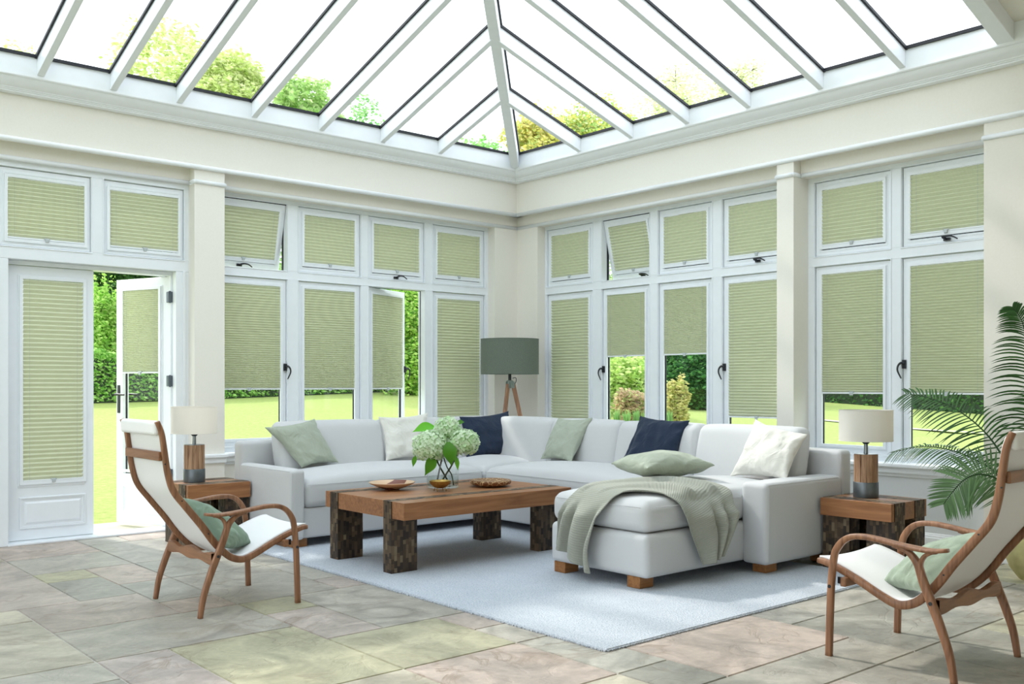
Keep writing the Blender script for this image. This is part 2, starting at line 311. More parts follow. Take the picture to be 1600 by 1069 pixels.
# ------------------------------------------------------------------ mesh builder
class MB:
    def __init__(s, T=None):
        s.v = []; s.f = []; s.c = []; s.T = T; s.uv = None
    def add(s, vs, fs, col=None):
        o = len(s.v)
        for p in vs:
            p = s.T(*p) if s.T else tuple(p)
            s.v.append(p)
        for f in fs:
            s.f.append(tuple(i+o for i in f)); s.c.append(col)
        return o
    def box(s, x0, x1, y0, y1, z0, z1, col=None):
        s.add([(x0,y0,z0),(x1,y0,z0),(x1,y1,z0),(x0,y1,z0),(x0,y0,z1),(x1,y0,z1),(x1,y1,z1),(x0,y1,z1)],
              [(0,3,2,1),(4,5,6,7),(0,1,5,4),(1,2,6,5),(2,3,7,6),(3,0,4,7)], col)
        return s
    def ring(s, x0, x1, y0, y1, z0, z1, w, w2=None, wb=None, wt=None):
        # rectangular frame in the x-z plane, y0..y1 deep
        a = w; b = w if w2 is None else w2; wb = a if wb is None else wb; wt = a if wt is None else wt
        o = [(x0,z0),(x1,z0),(x1,z1),(x0,z1)]; i = [(x0+a,z0+wb),(x1-b,z0+wb),(x1-b,z1-wt),(x0+a,z1-wt)]
        vs = [(p[0],y0,p[1]) for p in o]+[(p[0],y0,p[1]) for p in i]+[(p[0],y1,p[1]) for p in o]+[(p[0],y1,p[1]) for p in i]
        fs = []
        for k in range(4):
            n = (k+1) % 4
            fs += [(k,n,4+n,4+k),(8+k,12+k,12+n,8+n),(k,8+k,8+n,n),(4+k,4+n,12+n,12+k)]
        s.add(vs, fs); return s
    def extrude(s, prof, p0, p1, up=(0,0,1), side=None, col=None, caps=True):
        # prof: list of (a,b): a along side, b along up ; swept p0->p1
        p0 = Vector(p0); p1 = Vector(p1); d = (p1-p0).normalized(); up = Vector(up)
        sd = Vector(side) if side else d.cross(up).normalized()
        n = len(prof); vs = []
        for p in (p0, p1):
            for a, b in prof: vs.append(tuple(p+sd*a+up*b))
        fs = [(i,(i+1)%n,n+(i+1)%n,n+i) for i in range(n)]
        if caps: fs += [tuple(range(n-1,-1,-1)), tuple(range(n,2*n))]
        s.add(vs, fs, col); return s
    def tube(s, pts, rad, n=10, caps=True, col=None):
        pts = [Vector(p) for p in pts]; m = len(pts)
        if not hasattr(rad, '__len__'): rad = [rad]*m
        nrm = None; vs = []
        for i, p in enumerate(pts):
            t = (pts[min(i+1,m-1)]-pts[max(i-1,0)]).normalized()
            if nrm is None:
                nrm = t.cross(Vector((0,0,1)))
                if nrm.length < 0.01: nrm = t.cross(Vector((1,0,0)))
                nrm.normalize()
            else:
                nrm = (nrm-t*nrm.dot(t)).normalized()
            b = t.cross(nrm)
            for k in range(n):
                a = 2*math.pi*k/n
                vs.append(tuple(p+(nrm*math.cos(a)+b*math.sin(a))*rad[i]))
        fs = [(i*n+k, i*n+(k+1)%n, (i+1)*n+(k+1)%n, (i+1)*n+k) for i in range(m-1) for k in range(n)]
        if caps: fs += [tuple(range(n-1,-1,-1)), tuple((m-1)*n+k for k in range(n))]
        s.add(vs, fs, col); return s
    def ribbon(s, pts, wid, thk, side=(0,1,0), n=12, sq=0.55):
        # bent-wood member: rounded cross-section, wid along side, thk in plane
        pts = [Vector(p) for p in pts]; m = len(pts); sd = Vector(side)
        if not hasattr(wid, '__len__'): wid = [wid]*m
        if not hasattr(thk, '__len__'): thk = [thk]*m
        vs = []
        for i, p in enumerate(pts):
            t = (pts[min(i+1,m-1)]-pts[max(i-1,0)]).normalized(); b = t.cross(sd).normalized()
            for k in range(n):
                a = 2*math.pi*k/n; c = math.cos(a); q = math.sin(a)
                c = math.copysign(abs(c)**sq, c); q = math.copysign(abs(q)**sq, q)
                vs.append(tuple(p+sd*c*wid[i]/2+b*q*thk[i]/2))
        fs = [(i*n+k, i*n+(k+1)%n, (i+1)*n+(k+1)%n, (i+1)*n+k) for i in range(m-1) for k in range(n)]
        fs += [tuple(range(n-1,-1,-1)), tuple((m-1)*n+k for k in range(n))]
        s.add(vs, fs); return s
    def lathe(s, prof, c=(0,0,0), n=40, col=None, cap=False):
        vs = []
        for r, z in prof:
            for k in range(n):
                a = 2*math.pi*k/n; vs.append((c[0]+r*math.cos(a), c[1]+r*math.sin(a), c[2]+z))
        m = len(prof)
        fs = [(i*n+k, i*n+(k+1)%n, (i+1)*n+(k+1)%n, (i+1)*n+k) for i in range(m-1) for k in range(n)]
        if cap: fs += [tuple(range(n-1,-1,-1)), tuple((m-1)*n+k for k in range(n))]
        s.add(vs, fs, col); return s
    def grid(s, P, closed_u=False, col=None):
        nu = len(P); nv = len(P[0])
        vs = [tuple(P[i][j]) for i in range(nu) for j in range(nv)]
        fs = [(i*nv+j, ((i+1)%nu)*nv+j, ((i+1)%nu)*nv+j+1, i*nv+j+1) for i in range(nu if closed_u else nu-1) for j in range(nv-1)]
        s.add(vs, fs, col); return s
    def soft(s, x0, x1, y0, y1, z0, z1, r=0.04, crown=0.0, n=14, puff=0.0, wob=0.0, seed=0):
        # upholstered block: rounded edges, crowned top, puffed sides
        c = Vector(((x0+x1)/2,(y0+y1)/2,(z0+z1)/2)); h = Vector(((x1-x0)/2,(y1-y0)/2,(z1-z0)/2))
        r = min(r, h.x*0.98, h.y*0.98, h.z*0.98)
        def axis(hh):
            e = [ -1+ (1-math.cos(t*math.pi/2/4))*(2*r/ (2*hh))*1.0 for t in range(4)]
            ins = -1 + r/hh
            inner = [ins + (2*(-ins))*k/n for k in range(n+1)]
            left = [-1 + (r/hh)*k/4 for k in range(4)]
            return left + inner + [-v for v in reversed(left)]
        A = [axis(h.x), axis(h.y), axis(h.z)]
        for ax in range(3):
            for sg in (-1, 1):
                u, v = (ax+1)%3, (ax+2)%3
                P = []
                for a in A[u]:
                    row = []
                    for b in A[v]:
                        q = [0,0,0]; q[ax] = sg; q[u] = a; q[v] = b
                        p = Vector((q[0]*h.x, q[1]*h.y, q[2]*h.z))
                        inn = Vector([max(-(h[k]-r), min(h[k]-r, p[k])) for k in range(3)])
                        d = p-inn
                        # spread cube offset to sphere
                        L = d.length
                        if L > 1e-9: p = inn + d/L*r*1.0
                        fx, fy, fz = 1-(p.x/h.x)**2, 1-(p.y/h.y)**2, 1-(p.z/h.z)**2
                        fx = max(0,fx); fy = max(0,fy); fz = max(0,fz)
                        if crown and p.z > -h.z*0.2: p.z += crown*(fx**0.5)*(fy**0.5)*max(0,(p.z/h.z))
                        if puff:
                            p.x += puff*(p.x/h.x)*fz*fy**0.5; p.y += puff*(p.y/h.y)*fz*fx**0.5
                        p += c
                        if wob:
                            w = noise.noise(p*4.3+Vector((seed,seed*1.7,0)))*wob
                            p += (d/L if L > 1e-9 else Vector((0,0,0)))*w
                        row.append(p)
                    P.append(row)
                s.grid(P)
        return s
    def build(s, name, mat, parent=None, loc=None, smooth=False, bevel=0, merge=False, recalc=None, label=None, uv=False, autosm=None):
        root = parent
        while root is not None and root.parent is not None: root = root.parent
        off = Vector(root['_o']) if root is not None and '_o' in root else (Vector(loc) if loc is not None else Vector((0,0,0)))
        me = bpy.data.meshes.new(name)
        me.from_pydata([tuple(Vector(p)-off) for p in s.v], [], s.f)
        if any(c is not None for c in s.c):
            ca = me.color_attributes.new('Col', 'FLOAT_COLOR', 'CORNER')
            buf = []
            for f, c in zip(s.f, s.c):
                c = c or (0.5,0.5,0.5)
                buf += [c[0],c[1],c[2],1.0]*len(f)
            ca.data.foreach_set('color', buf)
        if s.uv:
            ul = me.uv_layers.new(name='UVMap'); buf = []
            for f in s.f:
                for i in f: buf += s.uv[i]
            ul.data.foreach_set('uv', buf)
        if len(s.f) < 60000 and (merge or recalc is not False):
            bm = bmesh.new(); bm.from_mesh(me)
            if merge: bmesh.ops.remove_doubles(bm, verts=bm.verts, dist=1e-5 if merge is True else merge)
            bmesh.ops.recalc_face_normals(bm, faces=bm.faces)
            bm.to_mesh(me); bm.free()
        if smooth: me.polygons.foreach_set('use_smooth', [True]*len(me.polygons))
        if isinstance(mat, (list, tuple)):
            for q in mat: me.materials.append(q)
        else: me.materials.append(mat)
        o = bpy.data.objects.new(name, me); COL.objects.link(o)
        if parent is not None: o.parent = parent
        elif loc is not None: o.location = loc
        if bevel:
            bv = o.modifiers.new('bevel', 'BEVEL'); bv.width = bevel; bv.segments = 2; bv.limit_method = 'ANGLE'; bv.angle_limit = R(40)
        if autosm:
            me.polygons.foreach_set('use_smooth', [True]*len(me.polygons))
            me.set_sharp_from_angle(angle=R(autosm))
        if label: o['label'] = label
        return o

def thing(name, label, cat, loc=(0,0,0), group=None, kind=None, local=False):
    o = bpy.data.objects.new(name, None); COL.objects.link(o); o.location = loc; o.empty_display_size = 0.1
    if not local: o['_o'] = tuple(loc)
    if label: o['label'] = label
    if cat: o['category'] = cat
    if group: o['group'] = group
    if kind: o['kind'] = kind
    return o
def tag(o, label=None, cat=None, group=None, kind=None):
    if label: o['label'] = label
    if cat: o['category'] = cat
    if group: o['group'] = group
    if kind: o['kind'] = kind
    return o
def struct(name, label=None):
    o = thing(name, label, None, (0,0,0)); o['kind'] = 'structure'; return o
def copy_tree(o, parent=None):
    c = o.copy(); COL.objects.link(c); c.parent = parent
    for ch in list(o.children): copy_tree(ch, c)
    return c

def catmull(pts, k=6):
    pts = [Vector(p) for p in pts]; out = []
    for i in range(len(pts)-1):
        p0 = pts[max(i-1,0)]; p1 = pts[i]; p2 = pts[i+1]; p3 = pts[min(i+2,len(pts)-1)]
        for j in range(k):
            t = j/k
            out.append(0.5*((2*p1)+(p2-p0)*t+(2*p0-5*p1+4*p2-p3)*t*t+(3*p1-p0-3*p2+p3)*t**3))
    out.append(pts[-1]); return out

# ------------------------------------------------------------------ wall frames: (a along wall, d towards room, z)
YL, XR = 8.0, 7.0
def TL(a, d, z): return (a, YL-d, z)
def TR(a, d, z): return (XR-d, a, z)

# ---- floor
SX0, SY0, MX, MY = 1.38, 4.04, 0.3175, 0.32
GREY = [(182,177,165),(174,171,160),(190,185,173),(178,174,165),(192,186,174)]
PINK = [(200,184,172),(190,178,168),(204,190,178)]
CREAM = [(204,196,176),(196,190,172),(208,200,182)]
YELL = [(190,186,156),(186,182,154)]
def build_floor():
    fl = struct('floor')
    g = MB(); g.box(-1.05, 7.15, -1.65, 8.12, -0.08, -0.006)
    g.build('grout_bed', M['grout'], fl)
    t = MB(); used = set()
    i0, i1 = int((-1.05-SX0)/MX)-1, int((7.1-SX0)/MX)+1; j0, j1 = int((-1.65-SY0)/MY)-1, int((7.95-SY0)/MY)+1
    def lay(i, j, w, h, c):
        for a in range(w):
            for b in range(h):
                if (i+a, j+b) in used: return
        for a in range(w):
            for b in range(h): used.add((i+a, j+b))
        x0 = max(-1.05, SX0+i*MX+0.004); x1 = min(7.0, SX0+(i+w)*MX-0.004); y0 = max(-1.65, SY0+j*MY+0.004); y1 = min(7.93, SY0+(j+h)*MY-0.004)
        if x1-x0 < 0.01 or y1-y0 < 0.01: return
        k = random.uniform(0.93, 1.04); col = tuple(v*k for v in lin(c)[:3])
        # slightly uneven outline, split edges
        b = 0.003
        vs = [(x0,y0,-0.006),(x1,y0,-0.006),(x1,y1,-0.006),(x0,y1,-0.006),(x0+b,y0+b,0),(x1-b,y0+b,0),(x1-b,y1-b,0),(x0+b,y1-b,0)]
        t.add(vs, [(4,5,6,7),(0,1,5,4),(1,2,6,5),(2,3,7,6),(3,0,4,7)], col)
    manual = [(1,-2,2,3,YELL[0]),(3,-2,2,2,YELL[1]),(3,0,1,2,PINK[1]),(3,2,1,1,YELL[0]),(0,1,3,2,GREY[0]),(0,3,2,2,PINK[1]),(2,3,1,1,PINK[0]),
              (2,4,1,2,GREY[1]),(0,-2,1,3,(196,184,176)),(3,-4,2,2,PINK[0]),(1,-4,2,2,CREAM[0]),(5,-5,1,1,GREY[1]),(6,-5,3,2,PINK[0]),(8,-4,2,1,CREAM[1]),
              (4,0,3,3,GREY[0]),(5,-4,1,2,(200,196,184)),(9,-6,3,2,GREY[1]),(5,-6,4,1,GREY[0]),(10,-4,3,2,GREY[2]),(-2,4,2,1,CREAM[0]),(-2,1,2,3,CREAM[1]),
              (-1,5,2,3,PINK[1]),(1,5,1,2,GREY[1]),(-2,0,2,1,GREY[2]),(3,3,2,3,GREY[0]),(9,-8,2,2,GREY[1]),(7,-8,2,2,GREY[0]),(11,-8,2,2,(196,192,168)),(5,-8,2,2,PINK[1])]
    for m_ in manual: lay(*m_)
    sizes = [(2,2),(3,2),(2,1),(1,1),(1,2),(2,3),(2,2)]
    for j in range(j0, j1+1):
        for i in range(i0, i1+1):
            if (i, j) in used: continue
            random.shuffle(sizes)
            for (w, h) in sizes+[(1,1)]:
                if all((i+a, j+b) not in used for a in range(w) for b in range(h)):
                    c = random.choice(random.choices([GREY,PINK,CREAM,YELL],[0.5,0.22,0.16,0.12])[0])
                    lay(i, j, w, h, c); break
    t.build('stone_paving', M['stone'], fl)
build_floor()

# ---- walls
def wall_unit(side, T, near, far, pil, near2):
    """near/far: extent of the wall along a ; corner pilaster ; pil: list of (a0,a1) pilasters"""
    w = struct('wall_'+side)
    Y = MB(T)
    return w

wl_ = struct('wall_left')
b = MB(TL)
b.box(-1.05, 7.3, -0.22, 0.13, 2.875, 3.01)            # lower frieze
b.box(-1.05, 7.3, -0.22, 0.23, 3.005, 3.40)            # upper frieze
b.box(6.55, 7.25, -0.22, 0.13, -0.01, 2.88)            # corner return
b.box(3.245, 3.508, -0.22, 0.22, -0.01, 3.01)          # pilaster
b.box(3.508, 6.56, -0.22, 0.10, -0.01, 0.585)          # wall under the windows
b.box(-1.05, 1.74, -0.22, 0.13, -0.01, 2.88)           # wall left of the doors
b.build('wall_plaster', M['wall'], wl_)
wr_ = struct('wall_right')
b = MB(TR)
b.box(-1.65, 8.2, -0.22, 0.13, 2.875, 3.01)
b.box(-1.65, 8.2, -0.22, 0.23, 3.005, 3.40)
b.box(7.548, 8.2, -0.22, 0.13, -0.01, 2.88)
b.box(4.394, 4.551, -0.22, 0.23, -0.01, 3.01)
b.box(2.30, 2.905, -0.22, 0.23, -0.01, 3.01)
b.box(-1.65, 2.31, -0.22, 0.13, -0.01, 2.88)
b.build('wall_plaster', M['wall'], wr_)
MB(TR).box(2.90, 7.56, -0.22, 0.10, -0.01, 0.585).build('shade_tinted_dado', M['dado'], wr_)
wb = struct('wall_back'); MB().box(-1.2, 7.2, -1.85, -1.65, 0, 3.4).build('wall_plaster', M['wall'], wb)
ww = struct('wall_near_left')
b = MB(); b.box(-1.25, -1.05, -1.85, 8.2, 2.6, 3.4); b.box(-1.25, -1.05, -1.85, 1.0, 0, 2.6); b.box(-1.25, -1.05, 6.2, 8.2, 0, 2.6)
b.build('wall_plaster', M['wall'], ww)

# ---- trims: beads, crown, sills, skirting
def halfround(r, n=8): return [(r*math.cos(a), r*math.sin(a)) for a in [(-math.pi/2)+math.pi*k/n for k in range(n+1)]]
def bead(mb, T, pts, z, r):
    # polyline bead in plan (a,d): each run separately with rounded section
    for (a0, d0), (a1, d1) in zip(pts[:-1], pts[1:]):
        p0 = Vector(T(a0, d0, z)); p1 = Vector(T(a1, d1, z))
        mb.tube([p0, p1], r, 12)
        s = [p1]
    for (a0, d0) in pts[1:-1]:
        p = Vector(T(a0, d0, z)); mb.lathe([(0.001,-r),(r*0.7,-r*0.7),(r,0),(r*0.7,r*0.7),(0.001,r)], p, 12)
tr = struct('trim_1')
m1 = MB()
bead(m1, TL, [(-1.05,0.232),(6.768,0.232)], 3.008, 0.020)
bead(m1, TR, [(7.768,0.232),(-1.65,0.232)], 3.008, 0.020)
m1.build('upper_bead', M['trim'], tr, smooth=True)
m2 = MB()
bead(m2, TL, [(-1.05,0.132),(3.245,0.132),(3.245,0.222),(3.508,0.222),(3.508,0.132),(6.868,0.132)], 2.888, 0.018)
bead(m2, TR, [(7.868,0.132),(4.551,0.132),(4.551,0.232),(4.394,0.232),(4.394,0.132),(2.905,0.132),(2.905,0.232),(2.30,0.232),(2.30,0.132),(-1.65,0.132)], 2.888, 0.018)
m2.build('lower_bead', M['trim'], tr, smooth=True)
# crown moulding swept round the corner
prof = [(-0.02,3.337),(0.035,3.337),(0.05,3.343),(0.05,3.352),(0.058,3.354),(0.060,3.362),(0.068,3.364),(0.07,3.373),(0.09,3.382),(0.112,3.398),(0.128,3.418),(0.134,3.432),(0.146,3.434),(0.152,3.442),(0.152,3.458),(-0.02,3.458)]
def swept_corner(mb, prof, base, a_l=-1.05, a_r=-1.65):
    rows = []
    for d, z in prof:
        dd = base+d
        rows.append([(a_l, YL-dd, z), (XR-dd, YL-dd, z), (XR-dd, a_r, z)])
    n = len(prof)
    vs = [p for row in rows for p in row]; fs = []
    for i in range(n):
        k = (i+1) % n
        for j in range(2): fs.append((i*3+j, i*3+j+1, k*3+j+1, k*3+j))
    mb.add(vs, fs)
tc_ = struct('trim_2')
m3 = MB(); swept_corner(m3, prof, 0.23)
m3.build('crown_moulding', M['trim'], tc_, autosm=30)
# sills and skirting
ts = struct('trim_3')
m4 = MB(TL)
m4.box(3.47, 6.56, 0.0, 0.175, 0.590, 0.622); m4.box(3.48, 6.56, 0.09, 0.145, 0.545, 0.592); m4.box(3.48, 6.56, 0.09, 0.12, 0.52, 0.55)
m4.box(3.225, 3.53, 0.16, 0.26, 0.590, 0.622); m4.box(3.235, 3.52, 0.2, 0.24, 0.545, 0.592)
m4.build('window_sill', M['trim'], ts, bevel=0.008)
ts2 = struct('trim_4')
m5 = MB(TR)
m5.box(2.90, 4.40, 0.0, 0.175, 0.590, 0.622); m5.box(2.90, 4.40, 0.09, 0.145, 0.545, 0.592); m5.box(2.90, 4.40, 0.09, 0.12, 0.52, 0.55)
m5.box(4.545, 7.56, 0.0, 0.175, 0.590, 0.622); m5.box(4.545, 7.56, 0.09, 0.145, 0.545, 0.592)
m5.build('window_sill', M['trim'], ts2, bevel=0.008)
bl = struct('baseboard_left'); m6 = MB(TL)
for (a0, a1, d) in ((3.508,6.55,0.10),(6.55,6.87,0.13),(3.235,3.518,0.22),(-1.05,1.72,0.13)):
    m6.box(a0, a1, d-0.01, d+0.018, 0, 0.095); m6.box(a0, a1, d-0.01, d+0.012, 0.095, 0.112); m6.box(a0, a1, d-0.01, d+0.006, 0.112, 0.125)
m6.build('skirting', M['trim'], bl, bevel=0.003)
br_ = struct('baseboard_right'); m7 = MB(TR)
for (a0, a1, d) in ((2.905,4.394,0.10),(4.551,7.55,0.10),(7.548,7.87,0.13),(4.384,4.56,0.23),(2.29,2.915,0.23),(-1.65,2.30,0.13)):
    m7.box(a0, a1, d-0.01, d+0.018, 0, 0.095); m7.box(a0, a1, d-0.01, d+0.012, 0.095, 0.112); m7.box(a0, a1, d-0.01, d+0.006, 0.112, 0.125)
m7.build('skirting', M['trim'], br_, bevel=0.003)

# ------------------------------------------------------------------ window units
def hang_T(T, z0, ang, d0=0.0):
    """top-hung sash tilted outwards about z0"""
    c, s = math.cos(ang), math.sin(ang)
    def f(a, d, z):
        h = z0-z; dd = d-d0
        return T(a, d0+dd*c-h*s, z0-h*c-dd*s)
    return f
def side_T(T, a0, ang, sgn=1, d0=0.0):
    """sash hinged on the vertical a0, extending towards sgn, turned outwards"""
    c, s = math.cos(ang), math.sin(ang)
    def f(a, d, z):
        u = (a-a0)*sgn; dd = d-d0
        return T(a0+sgn*(u*c+dd*s), d0-u*s+dd*c, z)
    return f

def espag(parent, T, a, z, d, horiz=True, flip=1):
    m = MB(T)
    if horiz:
        m.box(a-0.035, a+0.012, d, d+0.016, z-0.011, z+0.011)
        P = [(a-0.01, d+0.02, z+0.004),(a+0.01, d+0.034, z+0.016),(a+0.04*flip, d+0.04, z+0.018),(a+0.07*flip, d+0.038, z+0.010),(a+0.10*flip, d+0.034, z-0.008)]
    else:
        m.box(a-0.013, a+0.013, d, d+0.016, z-0.03, z+0.035)
        P = [(a, d+0.02, z+0.005),(a+0.012*flip, d+0.036, z+0.012),(a+0.03*flip, d+0.044, z-0.01),(a+0.034*flip, d+0.044, z-0.045),(a+0.018*flip, d+0.04, z-0.085),(a+0.008*flip, d+0.038, z-0.105)]
    Q = catmull([Vector(p) for p in P], 5)
    m.tube(Q, [0.0095-0.005*i/len(Q) for i in range(len(Q))], 8)
    m.build('handle', M['black'], parent, autosm=40, label='black espagnolette handle')

def light(win, T, a0, a1, z0, z1, sash_d=0.004, gask=True):
    """one glazed sash filling a0..a1, z0..z1 of a frame opening"""
    g = 0.004
    s = MB(T); s.ring(a0+g, a1-g, -0.045, sash_d, z0+g, z1-g, 0.045)
    s.ring(a0+0.03, a1-0.03, -0.045, sash_d+0.003, z0+0.03, z1-0.03, 0.018)
    so = s.build('sash', M['frame'], win, bevel=0.003)
    m = MB(T); m.box(a0+0.05, a1-0.05, -0.026, -0.018, z0+0.05, z1-0.05)
    m.build('pane', M['glass'], so)
    k = MB(T); k.ring(a0+0.048, a1-0.048, -0.030, -0.0145, z0+0.048, z1-0.048, 0.012)
    k.build('glazing_gasket', M['gasket'], so)
    return so

BL_GROUP = 'olive green pleated blinds fitted inside the window sashes'
def blind(T, a0, a1, z0, z1, zb, pleats, label, d=0.008, grad=0.0):
    """perfect-fit pleated blind : frame a0..a1,z0..z1 ; fabric from z1 down to zb"""
    base = T((a0+a1)/2, d, zb)
    t = thing('pleated_blind', label, 'blind', base, group=BL_GROUP)
    f = MB(T); f.ring(a0, a1, d-0.006, d+0.010, z0, z1, 0.024)
    f.build('blind_frame', M['frame'], t, bevel=0.002, label='slim white frame')
    x0, x1 = a0+0.0245, a1-0.0245; zt = z1-0.024; bot = zb+0.012
    rows = []
    n = pleats*2; dp = min(0.020, 0.95*(zt-bot)/pleats)
    for i in range(n+1):
        u = (i//2+(0.36 if i % 2 else 0.0))/pleats; w = u+grad*u*(1-u)
        z = zt-(zt-bot)*w
        dd = d-0.007+(dp if i % 2 else 0.0)
        rows.append([(x0+(x1-x0)*k/1.0, dd, z) for k in (0, 1)])
    m = MB(T); m.grid(rows); m.build('pleated_fabric', M['blind'], t, recalc=False)
    r = MB(T); r.box(x0, x1, d-0.010, d+0.010, zb, zb+0.012); rail = r.build('bottom_rail', M['frame'], t, bevel=0.002, label='white bottom rail')
    am = (x0+x1)/2
    p = MB(T); p.box(am-0.022, am+0.022, d+0.006, d+0.016, zb+0.008, zb+0.018); p.box(am-0.013, am+0.013, d+0.008, d+0.020, zb-0.012, zb+0.012)
    p.build('pull_tab', M['plastic'], rail, bevel=0.003)
    for aa in (x0+0.045, x1-0.045):
        c = MB(T); c.box(aa-0.0006, aa+0.0006, d+0.009, d+0.0102, zb+0.01, zt); c.build('cord', M['plastic'], t)
    return t

ZT0, ZT1 = 2.238, 2.838      # upper lights
ZB0, ZB1 = 0.665, 2.155      # lower lights
UPB = lambda a0, a1: (a0+0.040, a1-0.040, ZT0+0.055, ZT1-0.045)
LOB = lambda a0, a1: (a0+0.040, a1-0.040, ZB0+0.042, ZB1-0.042)

def frame_unit(win, T, cols, a0, a1, zlo=0.61, zhi=2.90, rows=((ZB0,ZB1),(ZT0,ZT1)), dd=0.022):
    """fixed frame with openings"""
    m = MB(T); cols = sorted(cols)
    zs = [zlo]+[v for r in rows for v in r]+[zhi]
    m.box(a0, a1, -0.09, dd, rows[-1][1], zhi)
    m.box(a0, a1, -0.09, dd, zlo, rows[0][0])
    for (r0, r1) in zip(rows[:-1], rows[1:]): m.box(a0, a1, -0.09, dd, r0[1], r1[0])
    edges = [a0]+[v for c in cols for v in c]+[a1]
    for k in range(0, len(edges), 2):
        for r in rows: m.box(edges[k], edges[k+1], -0.09, dd, r[0], r[1])
    # inner stop bead round each opening
    for c in cols:
        for r in rows: m.ring(c[0]-0.010, c[1]+0.010, dd-0.002, dd+0.006, r[0]-0.010, r[1]+0.010, 0.008)
    return m.build('window_frame', M['frame'], win, bevel=0.003)

# window over the doors (frame face nearer the room)
D0 = 0.085
w1 = struct('window_1')
cols = [(1.80, 2.461), (2.559, 3.205)]
def TL1(a, d, z): return TL(a, d+D0, z)
frame_unit(w1, TL1, cols, 1.70, 3.25, zlo=2.145, zhi=2.90, rows=((2.240, 2.828),), dd=0.02)
for c in cols: light(w1, TL1, c[0], c[1], 2.240, 2.828)
blind(TL1, 1.842, 2.435, 2.272, 2.776, 2.298, 15, 'small pleated blind fully down over the closed door leaf, leftmost of all')
blind(TL1, 2.583, 3.180, 2.272, 2.776, 2.300, 15, 'small pleated blind fully down above the open door leaf, next to the left pillar')

# door frame
df = struct('door_1')
m = MB(TL)
m.box(1.701, 1.87, -0.089, 0.104, 0.0, 2.1445); m.box(3.135, 3.249, -0.089, 0.104, 0.0, 2.1445)
m.box(1.86, 1.885, -0.09, 0.03, 0.0, 2.13); m.box(3.118, 3.14, -0.09, 0.03, 0.0, 2.13); m.box(1.8605, 3.1395, -0.088, 0.029, 2.112, 2.1446)
m.box(3.19, 3.215, 0.10, 0.115, 0, 2.15)
m.box(1.86, 3.14, -0.09, 0.13, 0.0, 0.016)
m.build('door_frame', M['frame'], df, bevel=0.004)

def door_leaf(root, T, a0, a1, dth=0.05):
    # stiles, rails, panel ; interior face at d=0.0
    m = MB(T)
    z0, z1 = 0.020, 2.108
    st = 0.10
    m.ring(a0, a1, -dth, 0.0, z0, z1, 0.088, wb=0.42, wt=0.088)
    m.build('leaf', M['frame'], root, bevel=0.003)
    k = MB(T)                                      # raised mouldings on the bottom panel
    p0, p1, q0, q1 = a0+0.082, a1-0.062, 0.105, 0.345
    k.ring(p0, p1, -0.002, 0.010, q0, q1, 0.012); k.ring(p0+0.012, p1-0.012, -0.002, 0.005, q0+0.012, q1-0.012, 0.010)
    x0, x1, y0, y1 = p0+0.05, p1-0.05, q0+0.05, q1-0.05
    vs = [(p0+0.035,0.001,q0+0.035),(p1-0.035,0.001,q0+0.035),(p1-0.035,0.001,q1-0.035),(p0+0.035,0.001,q1-0.035),(x0,0.009,y0),(x1,0.009,y0),(x1,0.009,y1),(x0,0.009,y1)]
    k.add(vs, [(0,1,5,4),(1,2,6,5),(2,3,7,6),(3,0,4,7),(4,5,6,7)])
    k.build('raised_panel', M['frame'], root, bevel=0.002)
    g = MB(T); g.box(a0+0.085, a1-0.085, -0.03, -0.022, 0.43, 2.02); po = g.build('pane', M['glass'], root)
    b2 = MB(T); b2.ring(a0+0.07, a1-0.07, -0.052, 0.006, 0.42, 2.04, 0.022); b2.build('glazing_bead', M['frame'], root, bevel=0.003)
    b3 = MB(T); b3.ring(a0+0.09, a1-0.09, -0.034, -0.018, 0.44, 2.02, 0.007); b3.build('glazing_gasket', M['gasket'], root)

d2 = struct('door_2')
door_leaf(d2, TL, 1.888, 2.512)
blind(TL, 1.968, 2.452, 0.440, 2.032, 0.4645, 45, 'tall pleated blind fully down on the closed door leaf')
d3 = struct('door_3')
A2 = 3.118
TD = side_T(TL, A2, R(68), -1, 0.0)
door_leaf(d3, TD, 2.494, A2)
blind(TD, 2.565, 3.035, 0.455, 2.032, 1.300, 45, 'tightly pleated blind half raised on the open door leaf', grad=0.15)
hb = MB(TD)                                       # lever handle on a backplate, both faces
hb.box(2.515, 2.540, 0.0, 0.010, 0.96, 1.20); hb.box(2.515, 2.540, -0.060, -0.05, 0.96, 1.20)
for sg, dd in ((1, 0.0), (-1, -0.05)):
    hb.tube([(2.527, dd, 1.12), (2.527, dd+sg*0.045, 1.12)], 0.009, 10)
    hb.tube([(2.527, dd+sg*0.045, 1.12), (2.560, dd+sg*0.048, 1.121), (2.640, dd+sg*0.048, 1.118)], [0.011, 0.010, 0.007], 10)
hb.build('lever_handle', M['black'], d3, autosm=40, label='black lever handle with long backplate')
for z in (1.935, 1.235, 0.455):
    h = MB(TL); h.box(3.10, 3.135, -0.012, 0.036, z-0.045, z+0.045); h.tube([TL(3.112, 0.042, z-0.05)] if 0 else [(3.112, 0.036, z-0.05), (3.112, 0.036, z+0.05)], 0.008, 10)
    h.build('hinge', M['hinge'], df, bevel=0.002, label='grey steel hinge')

